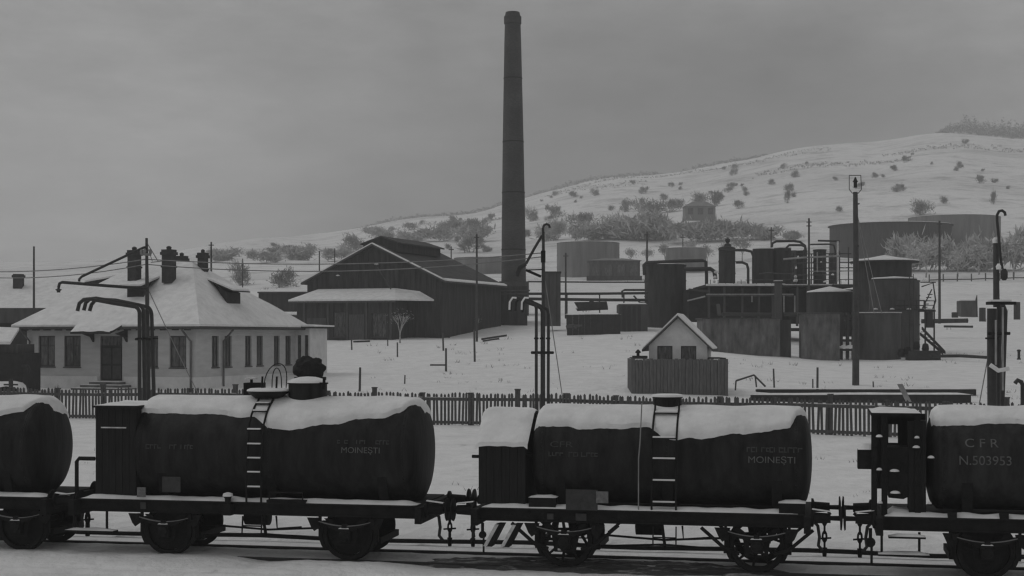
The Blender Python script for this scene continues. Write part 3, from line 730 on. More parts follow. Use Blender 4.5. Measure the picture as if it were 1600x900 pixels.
# step irons under the hut end: snowy slanting struts
for px in (776, 803):
    c = MB(); s = s_at(px, -.2)-xl3; c.obox((s+.02, -.25, .77), (.12, 0, 0), (0, .25, 0), (-.22, 0, -.42)); sp_ = part(w3, 'slanting_step', c, 'iron', True)
    c = MB(); c.obox((s-.02, -.255, .76), (.07, 0, 0), (0, .26, .0), (-.22, 0, -.40)); part(w3, 'snow_cover', c, 'frost', True)
c = MB(); s = s_at(754, -.2)-xl3; c.tube([(s, -.2, .78), (s, -.2, .58)], .03, 8); c.lathe((s, -.26, .56), (0, 1, 0), [(0, .06), (.08, .07), (.12, .05)], 12); c.tube([(s+.02, -.2, .56), (s+.02, -.2, .22)], .02, 6); part(w3, 'air_cock', c, 'iron', True)

# --- wagon at the right edge with open brake stand
xl4, xr4 = s_at(1368, -.2), s_at(1368, -.2)+7.0
CZ4, RA4 = 2.0, .88
tk4 = (s_at(1447, .3), s_at(1447, .3)+5.6)
w4, k4 = make_wagon('rightmost tank wagon lettered CFR N.503953, with an open brake stand', xl4, xr4, [s_at(1540), s_at(1540)+3.6], tk4, CZ4, RA4,
                    [(0, 36), (.03, 46), (.08, 44), (.25, 40), (.35, 44), (1, 44)], False, 59, 'tank2')
lettering(w4, k4, xl4, 'C F R', 1534, 692, 50, 14, CZ4, RA4, 'letter', 'pale painted lettering'); lettering(w4, k4, xl4, 'N.503953', 1539, 719, 78, 14, CZ4, RA4, 'letter', 'pale painted number')
def S4(px, t=-.15): return s_at(px, t)-xl4
ztop = z_at(1400, 650, -.15)
c = MB(); c.box((S4(1361), -.22, ztop), (S4(1440), 1.55, ztop+.05)); part(w4, 'stand_roof', c, 'iron', True)
part(w4, 'snow_cover', deck_snow(S4(1362), S4(1439), -.21, 1.5, ztop+.05, 4, .05), 'snow', True)
for px, t in ((1366, -.18), (1382, -.16), (1434, -.18), (1366, 1.45), (1434, 1.45)):
    c = MB(); xx = S4(px, t); c.box((xx-.05, t, 1.07), (xx+.05, t+.06, ztop)); part(w4, 'stand_post', c, 'iron', True)
# far panel with a window opening, near apron with rounded bottom
za, zb = z_at(1396, 692, .75), z_at(1396, 663, .75); xa, xb = S4(1388, .75), S4(1403, .75); XA, XB = S4(1362, .75), S4(1446, .75)
c = MB(); c.box((XA, .75, 1.45), (xa, .79, ztop)); c.box((xb, .75, 1.45), (XB, .79, ztop)); c.box((xa, .75, zb), (xb, .79, ztop)); c.box((xa, .75, 1.45), (xb, .79, za)); part(w4, 'back_panel', c, 'cabin', True)
c = MB()
x0, x1 = S4(1384), S4(1432); z1 = z_at(1400, 699, -.15); z0 = z_at(1400, 780, -.15)
c.prism([(x0, -.12, z1), (x1, -.12, z1), (x1, -.12, z0+.18), (x1-.12, -.12, z0+.05), (x0+.3, -.12, z0), (x0+.05, -.12, z0+.02)], (0, .6, 0)); part(w4, 'brake_box', c, 'iron', True)
c = MB(); c.box((S4(1340, .0), -.1, z_at(1350, 733, -.1)), (S4(1368, .0), .3, z_at(1350, 703, -.1))); part(w4, 'lamp_box', c, 'iron', True)
part(w4, 'snow_cover', deck_snow(S4(1340, .0), S4(1368, .0), -.1, .3, z_at(1350, 703, -.1), 5, .09), 'snow', True)
c = MB(); c.box((S4(1420), -.14, 1.1), (S4(1447), 0.3, z_at(1432, 658, -.14))); part(w4, 'end_panel', c, 'cabin', True)
for (px, py, ln) in ((1374, 683, .12), (1433, 685, .09), (1432, 700, .13), (1374, 735, .1), (1398, 737, .17), (1399, 771, .18), (1376, 787, .08), (1455, 716, .12), (1453, 788, .07)):
    t = -.26; xx = S4(px, t); z = z_at(px, py, t); c = MB(); c.box((xx-ln/2, t, z-.02), (xx+ln/2, t+.12, z)); bk = part(w4, 'bracket', c, 'iron', True)
    c = MB(); c.lathe((xx, t+.05, z), (0, 0, 1), [(0, ln/2), (.025, ln*.42), (.04, ln*.2), (.042, .001)], 8); mesh_obj('snow', c, 'snow', parent=bk)
zz = z_at(1412, 866, -.3)
c = MB(); c.box((S4(1372, -.3), -.4, zz-.03), (S4(1452, -.3), -.1, zz)); c.tube([(S4(1378, -.3), -.2, zz), (S4(1378, -.3), -.2, .8)], .025, 6); c.tube([(S4(1437, -.3), -.2, zz), (S4(1437, -.3), -.2, .8)], .025, 6); part(w4, 'step', c, 'iron', True)
part(w4, 'snow_cover', deck_snow(S4(1372, -.3), S4(1452, -.3), -.41, -.1, zz, 15, .04), 'snow', True)
c = MB(); z2 = z_at(1416, 838, -.3); c.box((S4(1388, -.3), -.4, z2-.03), (S4(1446, -.3), -.2, z2)); part(w4, 'step', c, 'iron', True)
part(w4, 'snow_cover', deck_snow(S4(1388, -.3), S4(1446, -.3), -.41, -.18, z2, 16, .04), 'snow', True)
part(w4, 'snow_cover', deck_snow(S4(1385), S4(1432), -.25, .6, 1.075, 17, .12), 'snow', True)
for px in (1488, 1569):
    c = MB(); c.box((S4(px-7, -.3), -.34, 1.05), (S4(px+7, -.3), -.2, 1.17)); part(w4, 'stake_pocket', c, 'iron', True)
c = MB(); s = S4(1360, -.2); c.tube([(s, -.2, .85), (s, -.2, .62)], .03, 8); c.lathe((s, -.26, .60), (0, 1, 0), [(0, .08), (.08, .09), (.12, .06)], 12); c.tube([(s+.02, -.2, .56), (s+.02, -.2, .22)], .025, 6); part(w4, 'air_cock', c, 'iron', True)

# ---------------------------------------------------------------- picket fence
FP = [(-80, 657, 71.2), (130, 655, 70.5), (700, 664, 65.9), (1300, 680, 59.1), (1680, 692, 54.6)]
pts = [Vector(((x-800)/F*Y, Y, 0)) for x, _, Y in FP]
fence = thing('picket_fence', 'long dark picket fence running behind the tank wagons', 'fence', (pts[2].x, pts[2].y, hz(pts[2].x, pts[2].y)))
def along(d):
    for a, b in zip(pts, pts[1:]):
        l = (b-a).length
        if d <= l or b is pts[-1]: p = a+(b-a)*(d/l); return Vector((p.x, p.y, hz(p.x, p.y))), (b-a).normalized()
        d -= l
TOT = sum((b-a).length for a, b in zip(pts, pts[1:]))
FH = 1.40
npk = 298; stp_ = TOT/npk
pk0 = None
for i in range(npk):
    p, d = along(i*stp_); n_ = Vector((d.y, -d.x, 0))
    if pk0 is None:
        mb = MB(); mb.prism([Vector((-.05, -.03, .02)), Vector((.05, -.03, .02)), Vector((.05, -.03, FH-.06)), Vector((0, -.03, FH)), Vector((-.05, -.03, FH-.06))], (0, .025, 0))
        pk0 = mesh_obj('picket', mb, 'fence', parent=fence); o = pk0
    else: o = inst(pk0, None, fence)
    o.location = p-fence.location+Vector((0, 0, random.uniform(-.05, .04))); o.rotation_euler = (random.uniform(-.03, .03), random.uniform(-.035, .035), math.atan2(d.y, d.x))
for z, th, nm in ((1.12, .13, 'rail'), (.12, .12, 'rail')):
    for k in range(14):
        a, d = along(TOT*k/14); b, _ = along(TOT*(k+1)/14); mb = MB(); up = Vector((0, 0, z-th/2)); n_ = Vector((-d.y, d.x, 0))
        mb.obox(a+up+n_*.0, b-a, n_*.06, (0, 0, th)); part(fence, nm, mb, 'fence')
        sm = MB(); sm.obox(a+Vector((0, 0, z+th/2+.002)), b-a, n_*.06, (0, 0, .02))
        if z > 1 and k % 3 != 1: part(fence, 'snow_cover', sm, 'frost')
for k in range(22):
    p, d = along(.8+(TOT-1)*k/22); mb = MB(); n_ = Vector((-d.y, d.x, 0)); hh = 1.55 if k % 3 == 0 else 1.36
    mb.obox(p+n_*.062-d*.08-Vector((0, 0, .3)), d*.16, n_*.2, (0, 0, hh+.3)); mb.obox(p+n_*.04-d*.10+Vector((0, 0, hh)), d*.20, n_*.24, (0, 0, .05)); part(fence, 'post', mb, 'fence')

# ---------------------------------------------------------------- wall with openings
def wall(mb, P0, ex, L, Hh, ops, nrm, depth=.14, z0=0):
    P0 = Vector(P0); ex = Vector(ex).normalized(); nrm = Vector(nrm).normalized(); ez = Vector((0, 0, 1))
    xs = sorted({0, L, *[o[0] for o in ops], *[o[1] for o in ops]}); zs = sorted({0, Hh, *[o[2] for o in ops], *[o[3] for o in ops]})
    flip = ex.cross(ez).dot(nrm) < 0
    def q(a, b, c, d): mb.quad(*((d, c, b, a) if flip else (a, b, c, d)))
    P = lambda x, z, dd=0: P0+ex*x+ez*z-nrm*dd
    for a, b in zip(xs, xs[1:]):
        for c, d in zip(zs, zs[1:]):
            mx, mz = (a+b)/2, (c+d)/2
            if any(o[0] < mx < o[1] and o[2] < mz < o[3] for o in ops): continue
            q(P(a, c), P(b, c), P(b, d), P(a, d))
    for a, b, c, d in ops:
        q(P(a, c), P(a, d), P(a, d, depth), P(a, c, depth)); q(P(b, d), P(b, c), P(b, c, depth), P(b, d, depth))
        q(P(a, d), P(b, d), P(b, d, depth), P(a, d, depth)); q(P(b, c), P(a, c), P(a, c, depth), P(b, c, depth))
def window(t, P0, ex, op, nrm, depth=.12, cols=2, transom=.68, fm='frame', fw=.07, nm='window'):
    P0 = Vector(P0); ex = Vector(ex).normalized(); nrm = Vector(nrm).normalized(); a, b, c, d = op; z = Vector((0, 0, 1))
    mb = MB(); o = P0-nrm*(depth-.03); e = .005
    def bar(x0, x1, z0, z1, dd=0): mb.obox(o+ex*x0+z*z0-nrm*dd, ex*(x1-x0), -nrm*.05, z*(z1-z0))
    bar(a+e, a+fw, c+e, d-e); bar(b-fw, b-e, c+e, d-e); bar(a+fw, b-fw, c+e, c+fw); bar(a+fw, b-fw, d-fw, d-e)
    for k in range(1, cols): xx = a+(b-a)*k/cols; bar(xx-.025, xx+.025, c+fw, d-fw, .004)
    if transom: zz = c+(d-c)*transom; bar(a+fw, b-fw, zz-.03, zz+.03, .008)
    mb.obox(P0+ex*(a-.04)+z*(c-.06)+nrm*.05, ex*(b-a+.08), -nrm*.10, z*.055)
    w = part(t, nm, mb, fm)
    g_ = MB(); p = P0-nrm*(depth+.0); g_.obox(p+ex*(a+.01)+z*(c+.01), ex*(b-a-.02), -nrm*.02, z*(d-c-.02)); mesh_obj('pane', g_, 'glass', tuple(t.location), parent=w)
    return w

# ---------------------------------------------------------------- station-like house on the left
A = gpY(306, 80.0); gz = 1.25; A = Vector((A.x, A.y, gz))
e1 = Vector((-10, 3.75, 0)).normalized(); e2 = Vector((3.75, 10, 0)).normalized()    # front goes left, side goes back
n1_, n2_ = -e2, -e1          # outward normals: front, right side
L1, L2 = 10.75, 10.9; EV = 3.42
house = thing('bungalow', 'pale bungalow with big snow covered hip roof and brick chimneys', 'house', A)
def xf(px):  # distance along the front wall for a photo column
    r = (px-800)/F; return (r*A.y-A.x)/(e1.x-r*e1.y)
def xs_(px): r = (px-800)/F; return (r*A.y-A.x)/(e2.x-r*e2.y)
wz0, wz1 = 1.28, 2.96
ops_f = [(xf(b), xf(a), wz0, wz1) for a, b in ((60, 86), (100, 126), (231, 247), (265, 291))]
door_op = (xf(191), xf(156), .55, 2.95)
ops_s = [(xs_(a), xs_(b), wz0, wz1) for a, b in ((331, 342), (351, 362), (383, 393), (401, 411), (428, 437), (446, 455))]
mb = MB(); wall(mb, A, e1, L1, EV, ops_f+[door_op], n1_); wall(mb, A, e2, L2, EV, ops_s, n2_)
B_ = A+e1*L1; C_ = A+e2*L2; D_ = B_+e2*L2
mb.quad(B_, B_+e2*L2, D_+Vector((0, 0, EV)), B_+Vector((0, 0, EV))); mb.quad(C_, D_, D_+Vector((0, 0, EV)), C_+Vector((0, 0, EV)))
part(house, 'wall', mb, 'stucco')
mb = MB(); pd = Vector((0, 0, .78)); dn = Vector((0, 0, .5))
d0, d1 = door_op[0]-.12, door_op[1]+.12
mb.obox(A-e1*.05-e2*.05-dn, e1*(d0+.05), e2*.045, pd+dn); mb.obox(A+e1*d1-e2*.05-dn, e1*(L1-d1+.05), e2*.045, pd+dn); mb.obox(A-e1*.05-e2*.003-dn, e2*(L2+.05), e1*.045, pd+dn)
part(house, 'plinth', mb, 'plinth')
for o in ops_f: window(house, A, e1, o, n1_)
for o in ops_s: window(house, A, e2, o, n2_, cols=2)
# rusticated courses: shallow bands on the walls
mb = MB(); a, b, c, d = door_op
P_ = A-n1_*.10
mb.obox(P_+e1*(a+.01)+Vector((0, 0, c)), e1*(b-a-.02), -n1_*.05, (0, 0, d-c-.5)); dr_ = part(house, 'door', mb, 'dark')
mb = MB()
for u0, u1, z0_, z1_ in ((.08, .46, .1, .8), (.54, .92, .1, .8), (.08, .46, .9, 1.75), (.54, .92, .9, 1.75)):
    mb.obox(P_+n1_*.001+e1*(a+(b-a)*u0)+Vector((0, 0, c+z0_)), e1*((b-a)*(u1-u0)), n1_*.025, (0, 0, z1_-z0_))
mesh_obj('door_panel', mb, 'frame', tuple(house.location), parent=dr_)
mb = MB(); mb.obox(P_+e1*(a+.01)+Vector((0, 0, d-.5)), e1*(b-a-.02), -n1_*.03, (0, 0, .49)); part(house, 'fanlight', mb, 'glass')
for k in range(4):
    mb = MB(); wd = .35*k; mb.obox(A+e1*(a-.25-wd)+n1_*(.06+.0)+Vector((0, 0, .50-.16*k-.16)), e1*(b-a+.5+wd*2), n1_*(.55+.32*k-.001*k), (0, 0, .15)); st_ = part(house, 'step', mb, 'concrete')
    mb = MB(); mb.obox(A+e1*(a-.22-wd)+n1_*(.07)+Vector((0, 0, .50-.16*k-.008)), e1*(b-a+.44+wd*2), n1_*(.52+.32*k), (0, 0, .035)); mesh_obj('snow', mb, 'snow', tuple(house.location), parent=st_)
# roof
OV = .62; RZ = 8.35-gz
c0, c1, c2, c3 = A-e1*OV-e2*OV, A+e1*(L1+OV)-e2*OV, A+e1*(L1+OV)+e2*(L2+OV), A-e1*OV+e2*(L2+OV)
ev = Vector((0, 0, EV+.02)); c0, c1, c2, c3 = c0+ev, c1+ev, c2+ev, c3+ev
mid = A+e1*L1/2+e2*L2/2+Vector((0, 0, RZ)); r0, r1_ = mid-e1*1.7, mid+e1*1.55
def roof(mb, thick, c, rr, seed=0, amp=0):
    up = Vector((0, 0, thick))
    def slope(a, b, p, q_, n=22, m_=14):
        v, f = [], []
        for i in range(m_+1):
            for j in range(n+1):
                u, w = j/n, i/m_; x = (a+(b-a)*u)*(1-w)+(p+(q_-p)*u)*w
                x = x+Vector((0, 0, amp*noise.noise(x*.9+Vector((seed, 0, 0)))*min(1, 4*w+.2))); v.append(x)
        for i in range(m_):
            for j in range(n): k = i*(n+1)+j; f.append((k, k+1, k+n+2, k+n+1))
        mb.add(v, f, True)
    c = [p+up for p in c]; rr = [p+up for p in rr]
    slope(c[1], c[0], rr[1], rr[0]); slope(c[0], c[3], rr[0], rr[0]); slope(c[3], c[2], rr[0], rr[1]); slope(c[2], c[1], rr[1], rr[1])
mb = MB(); roof(mb, .0, [c0, c1, c2, c3], [r0, r1_]); rp = [c0, c1, c2, c3]
for a, b in zip(rp, rp[1:]+rp[:1]): mb.quad(a, b, b-Vector((0, 0, .12)), a-Vector((0, 0, .12)))
mb.quad(*[p-Vector((0, 0, .12)) for p in rp])
rf = part(house, 'roof', mb, 'dark')
sc_ = [p-(p-mid).normalized()*.04 for p in (c0, c1, c2, c3)]
mb = MB(); roof(mb, .10, sc_, [r0, r1_], 3, .05); rp = [p+Vector((0, 0, .10)) for p in sc_]
for a, b in zip(rp, rp[1:]+rp[:1]): mb.quad(a, b, b-Vector((0, 0, .11)), a-Vector((0, 0, .11)))
mesh_obj('roof_snow', mb, 'snow', tuple(house.location), parent=rf)
# gutter
mb = MB(); mb.tube([c1-Vector((0, 0, .08)), c0-Vector((0, 0, .08)), c3-Vector((0, 0, .08))], .06, 8); part(house, 'gutter', mb, 'frame')
for k in range(15):
    mb = MB(); q = A+e1*(.3+(L1-.4)*k/14)+Vector((0, 0, EV-.17)); mb.obox(q, e1*.09, n1_*(OV-.08), (0, 0, .06)); part(house, 'rafter_tail', mb, 'dark')
def dpipe(P, nrm, side):
    P = Vector(P); mb = MB(); mb.tube([P+nrm*.55+side*.3+Vector((0, 0, EV-.06)), P+nrm*.5+side*.28+Vector((0, 0, EV-.16)), P+nrm*.1+Vector((0, 0, EV-.75)), P+nrm*.1+Vector((0, 0, .1))], .055, 8); part(house, 'downpipe', mb, 'concrete')
dpipe(A+e1*.25, n1_, e1); dpipe(A+e1*(xf(48)), n1_, -e1*-1); dpipe(A+e2*xs_(347), n2_, e2)
def prof_roof(P, dz):
    return P
def chimney(px, ytop, ybot, wpx, Y, sm=True):
    p = PT(px, ytop, Y); w = .80*wpx/sc(Y); zb = PT(px, ybot, Y).z-.5; mb = MB(); h = p.z
    q = p-e1*(-w/2)+e2*0; ea, eb = -e1*w, e2*w; base = Vector((p.x, p.y, 0))+e1*w/2-e2*w/2
    mb.obox(base+Vector((0, 0, zb)), ea, eb, (0, 0, h-zb-.3)); 
    g_ = .07; mb.obox(base+(e1*g_-e2*g_)+Vector((0, 0, h-.3)), -e1*(w+2*g_), e2*(w+2*g_), (0, 0, .16)); mb.obox(base+(e1*.02-e2*.02)+Vector((0, 0, h-.14)), -e1*(w+.04), e2*(w+.04), (0, 0, .14))
    mb.obox(base+(e1*.04-e2*.04)+Vector((0, 0, h-1.0)), -e1*(w+.08), e2*(w+.08), (0, 0, .10))
    ch = mesh_obj('chimney', mb, 'chimbrick', tuple(house.location), parent=rf)
    mb = MB(); mb.lathe(base-e1*w/2+e2*w/2+Vector((0, 0, h)), (0, 0, 1), [(0, w*.22), (.14, w*.26), (.2, w*.1)], 10); pot = mesh_obj('chimney_pot', mb, 'chimbrick', tuple(house.location), parent=rf)
chimney(210, 391, 425, 19, 84.5); chimney(264, 390, 428, 20, 84.5); chimney(284, 400, 414, 17, 90); chimney(317, 395, 428, 15, 86.5)
# dormers: wedge shaped lucarnes with snow on top
def dormer(base_l, base_r, back, hgt):
    """base_l, base_r on the roof face, back = point up the slope"""
    up = Vector((0, 0, hgt)); mb = MB()
    mb.add([base_l, base_r, base_r+up, base_l+up, back], [(0, 1, 2, 3), (1, 4, 2), (0, 3, 4)]); o = mesh_obj('dormer', mb, 'dark', tuple(house.location), parent=rf)
    f_ = (base_r-base_l).normalized(); fwd = (Vector((base_l.x, base_l.y, 0))+Vector((base_r.x, base_r.y, 0)))/2-Vector((back.x, back.y, 0)); fwd.normalize()
    for nm, m_, lo, hi, g_ in (('dormer_roof', 'dark', .012, .07, 0), ('dormer_snow', 'snow', .075, .18, .04)):
        mb = MB(); q = [base_l+up-f_*(.2-g_)+fwd*(.55-g_), base_r+up+f_*(.2-g_)+fwd*(.55-g_), back+f_*.35, back-f_*.35]
        mb.add([p+Vector((0, 0, lo)) for p in q]+[p+Vector((0, 0, hi)) for p in q], [(3,2,1,0),(4,5,6,7),(0,1,5,4),(1,2,6,5),(2,3,7,6),(3,0,4,7)]); mesh_obj(nm, mb, m_, tuple(house.location), parent=rf)
def on_front(u, w): a = c1+(c0-c1)*u; b = r1_+(r0-r1_)*u; return a*(1-w)+b*w
def on_side(u, w): a = c0+(c3-c0)*u; return a*(1-w)+r0*w
def on_left(u, w): a = c2+(c1-c2)*u; return a*(1-w)+r1_*w
dormer(on_front(.47, .42), on_front(.60, .42), on_front(.535, .74), .62)
dormer(on_side(.38, .34), on_side(.56, .34), on_side(.47, .72), .70)
dormer(on_left(.45, .50), on_left(.75, .50), on_left(.60, .80), .66)
# porch hood over the door
ha, hb = xf(202), xf(128); zt = EV+.1
mb = MB(); p0, p1 = A+e1*ha+n1_*.35, A+e1*hb+n1_*.35; fo = n1_*1.0
mb.add([p0+Vector((0, 0, zt+.12)), p1+Vector((0, 0, zt+.12)), p1-e1*.25+fo+Vector((0, 0, zt-.36)), p0+e1*.25+fo+Vector((0, 0, zt-.36)), p0+Vector((0, 0, zt-.0)), p1+Vector((0, 0, zt-.0)), p1-e1*.25+fo+Vector((0, 0, zt-.46)), p0+e1*.25+fo+Vector((0, 0, zt-.46))],
       [(0,1,2,3),(7,6,5,4),(3,2,6,7),(0,3,7,4),(1,5,6,2)]); ph = part(house, 'porch_hood', mb, 'dark')
mb = MB(); v, f = [], []
for i in range(13):
    for j in range(7):
        u, w = i/12, j/6; q = (p0+(p1-p0)*u)*(1-w)+(p0+e1*.25+fo+(p1-e1*.5-p0)*u+Vector((0, 0, -.48)))*w
        q = q+Vector((0, 0, zt+.13+.13*math.sqrt(max(0, 1-(2*u-1)**6))*(1 if j < 6 else .2)+.04*noise.noise(q*3)))+n1_*(.08*noise.noise((u*6, 0, 2)) if j == 6 else 0); v.append(q)
for i in range(12):
    for j in range(6): k = i*7+j; f.append((k, k+7, k+8, k+1))
mb.add(v, f, True); mesh_obj('hood_snow', mb, 'snow', tuple(house.location), parent=ph)
for u in (door_op[0]-.35, door_op[1]+.35):
    mb = MB(); q = A+e1*u; mb.prism([q+Vector((0, 0, zt-.9)), q+Vector((0, 0, zt-.25)), q+n1_*1.0+Vector((0, 0, zt-.45)), q+n1_*.25+Vector((0, 0, zt-.62))], e1*.12); part(house, 'bracket', mb, 'dark')
# small annexe at the back of the side wall
q = A+e2*(L2-.1); an = thing('annexe', 'narrow pale annexe beside the rear corner of the bungalow', 'building', q)
AW = .95; P0 = q+n2_*(AW); mb = MB(); oo = [(AW*.10, AW*.36, 1.55, 3.0), (AW*.60, AW*.86, 1.55, 3.0)]
wall(mb, P0, e1, AW-.003, EV-.02, oo, n1_); mb.obox(P0+e2*.2, e2*2, e1*AW, (0, 0, EV-.02)); mb.quad(P0, P0+e2*.2, P0+e2*.2+Vector((0, 0, EV-.02)), P0+Vector((0, 0, EV-.02))); part(an, 'wall', mb, 'hutwall')
for o in oo: window(an, P0, e1, o, n1_, .1, cols=1, fw=.04)
mb = MB(); mb.obox(P0-e2*.4+n2_*.5+Vector((0, 0, EV-.018)), e1*(AW+.45), e2*2.6, (0, 0, .1)); part(an, 'roof', mb, 'dark')
mb = MB(); v0 = P0-e2*.4+n2_*.5+Vector((0, 0, EV+.083)); mb.prism([v0, v0+e1*(AW+.45), v0+e1*(AW+.45)+Vector((0, 0, .14)), v0+Vector((0, 0, .08))], e2*2.6); part(an, 'roof_snow', mb, 'snow')
# barely leafed sapling in front of the wall
# ---------------------------------------------------------------- generic builders
def cyl_tank(name, px0, px1, ytop, ybase, Y, label, m='oil', roofk=None, group=None, seed=0, n=40, bands=3, cat='storage tank', snow=True, overhang=1.03):
    x0 = (px0-800)/F*Y; x1 = (px1-800)/F*Y; r = (x1-x0)/2; c = Vector(((x0+x1)/2, Y+r*.6, 0)); zb = H-(ybase-HOR)/F*Y-.8; zt = H-(ytop-HOR)/F*Y
    t = thing(name, label, cat, (c.x, c.y, zb+.8), 0, group)
    mb = MB(); mb.lathe((c.x, c.y, zb), (0, 0, 1), [(0, r), (zt-zb, r), (zt-zb+.02, r*.5)], n); part(t, 'shell', mb, m)
    for k in range(bands):
        z = zb+.8+(zt-zb-.8)*(k+.98)/bands-.06; mb = MB(); mb.lathe((c.x, c.y, z), (0, 0, 1), [(0, r+.005), (.0, r+.04), (.1, r+.04), (.1, r+.005)], n, True, False); part(t, 'hoop', mb, m)
    if roofk:
        hgt = roofk*r; mb = MB(); mb.lathe((c.x, c.y, zt+.021), (0, 0, 1), [(0, r*overhang), (.12, r*overhang), (.12+hgt*.5, r*.55), (.12+hgt, .001)], n); part(t, 'roof', mb, 'dark')
        if snow: mb = MB(); mb.lathe((c.x, c.y, zt+.14), (0, 0, 1), [(0, r*overhang*.995), (.10, r*overhang*.98), (.10+hgt*.55, r*.52), (.14+hgt, .001)], n); part(t, 'roof_snow', mb, 'snow')
    elif snow: mb = MB(); mb.lathe((c.x, c.y, zt+.012), (0, 0, 1), [(0, r*.99), (.06, r*.97), (.1, r*.6), (.12, .001)], n); part(t, 'roof_snow', mb, 'snow')
    return t, c, r, zb+.8, zt
def block(t, nm, px0, px1, y0, y1, Y, depth, m, sub=.6, rot=0):
    """upright block whose front face spans the given photo columns and rows at distance Y"""
    a = PT(px0, y1, Y); b = PT(px1, y0, Y); mb = MB(); mb.obox((a.x, a.y, a.z-sub), (b.x-a.x, 0, 0), (0, depth, 0), (0, 0, b.z-a.z+sub)); return part(t, nm, mb, m)
def cap_snow(t, px0, px1, y0, Y, depth, th=.12, nm='snow_cover', ov=.03, m='snow'):
    a = PT(px0, y0, Y); b = PT(px1, y0, Y); mb = MB(); L = b.x-a.x; n = 16; v, f = [], []
    for i in range(n+1):
        for j in range(5):
            u, w = i/n, j/4; ef = math.sqrt(max(0, 1-(abs(2*u-1))**8))*(0 if j in (0, 4) else 1); v.append((a.x-ov+(L+2*ov)*u, a.y-ov+(depth+2*ov)*w, a.z+.004+th*ef*(1+.3*noise.noise((u*7, w*3, px0*.1)))+(.02 if j in (0, 4) else 0)))
    for i in range(n):
        for j in range(4): k = i*5+j; f.append((k, k+5, k+6, k+1))
    mb.add(v, f, True); return part(t, nm, mb, m)

# ---------------------------------------------------------------- neighbours on the far left
t = thing('far_house', 'snow roofed house half hidden behind the bungalow at the left edge', 'house', gpY(20, 112))
a, b = PT(-60, 505, 112), PT(70, 505, 112)
mb = MB(); mb.obox((a.x, 112, 1), (b.x-a.x, 0, 0), (0, 9, 0), (0, 0, a.z-1+.7)); part(t, 'wall', mb, 'dark')
er = [PT(-70, 481, 111), PT(185, 481, 111)]; rr = [PT(-60, 432, 116.5), PT(190, 437, 116.5)]; bk = [PT(-70, 481, 111)+Vector((0, 11, 0)), PT(185, 481, 111)+Vector((0, 11, 0))]
mb = MB(); mb.add([er[0], er[1], rr[1], rr[0], bk[0], bk[1]], [(0,1,2,3),(3,2,5,4),(0,3,4),(1,5,2)]); rf2 = part(t, 'roof', mb, 'snow')
mb = MB(); mb.obox(er[0]-Vector((0, -.05, 1.1)), er[1]-er[0], (0, .3, 0), (0, 0, 1.08)); part(t, 'eaves_board', mb, 'oil')
p = PT(27, 428, 114.5); mb = MB(); mb.box((p.x-.33, 114.5, p.z-1.6), (p.x+.33, 115.1, p.z)); mb.box((p.x-.4, 114.43, p.z-.25), (p.x+.4, 115.17, p.z-.08)); mesh_obj('chimney', mb, 'chimbrick', tuple(t.location), parent=rf2)
t = thing('lean_shed', 'small dark shed with snow roof left of the bungalow', 'shed', gpY(12, 78))
block(t, 'wall', -30, 35, 552, 597, 78, 3, 'dark'); 
block(t, 'gable', -30, 28, 538, 552, 78.2, 2.7, 'wood', 0)
mb = MB(); a_, b_, c_, d_ = PT(-35, 538, 77.5), PT(16, 538, 77.5), PT(30, 516, 79.5), PT(-35, 514, 79.5); mb.add([a_, b_, c_, d_, a_+Vector((0, 0, .14)), b_+Vector((0, 0, .14)), c_+Vector((0, 0, .14)), d_+Vector((0, 0, .14))], [(3,2,1,0),(4,5,6,7),(0,1,5,4),(1,2,6,5),(2,3,7,6),(3,0,4,7)]); part(t, 'roof_snow', mb, 'snow')
mb = MB(); mb.tube([PT(34, 572, 77.6), PT(44, 572, 77.6), PT(46, 576, 77.6), PT(46, 584, 77.6)], .07, 8); part(t, 'stove_pipe', mb, 'pipe')
mb = MB(); q = PT(-40, 604, 76.6); v, f = [], []
for i in range(17):
    for j in range(7): v.append((q.x+2.42*i/16, q.y+1.2*j/6-.2, q.z-.5+(.5+.24*math.sin(math.pi*min(1, j/4.0)/2))*(1-(2*i/16-1)**8)+.06*noise.noise((i*.5, j*.5, 3))))
for i in range(16):
    for j in range(6): k = i*7+j; f.append((k, k+7, k+8, k+1))
mb.add(v, f, True); tag(mesh_obj('snow_heap', mb, 'snow'), 'snow heaped against the dark shed at left', None, None, 'structure')
p = gpY(17, 73); mb = MB(); mb.tube([p-Vector((0, 0, .3)), PT(17, 592, 73)], .11, 8); mb.tube([PT(6, 601, 73), PT(28, 601, 73)], .045, 6)
solo('sign_post', mb, 'pole', p, 'short post with a cross bar in front of the dark shed', 'post')

# ---------------------------------------------------------------- loading cranes
def crane(label, base_px, Y, pipes, spouts, post=None, extra=None):
    g0 = gpY(base_px, Y); t = thing('loading_crane', label, 'loading crane', g0, 0, 'oil loading cranes beside the track')
    for i, (px, ytop, w, path) in enumerate(pipes):
        mb = MB(); q = [Vector((PT(px, 0, Y+.0).x, Y+.3*i, g0.z-.3))]+[PT(x, y, Y+.3*i) for x, y in path]; mb.tube(q, w/2/sc(Y), 10); part(t, 'pipe', mb, 'pipe')
        # flanges
        fz = q[0].z+2.6; mb = MB(); mb.lathe((q[0].x, q[0].y, PT(px, 530, Y).z), (0, 0, 1), [(0, w*.75/sc(Y)), (.06, w*.75/sc(Y))], 10); part(t, 'flange', mb, 'iron')
    return t, g0
def arcpts(x0, y0, x1, y1, n=6):
    """quarter bend from vertical at (x0,y0) to horizontal at (x1,y1)"""
    return [(x1+(x0-x1)*math.cos(a), y0+(y1-y0)*math.sin(a)) for a in [math.pi/2*i/n for i in range(n+1)]]
Yc = 58.0
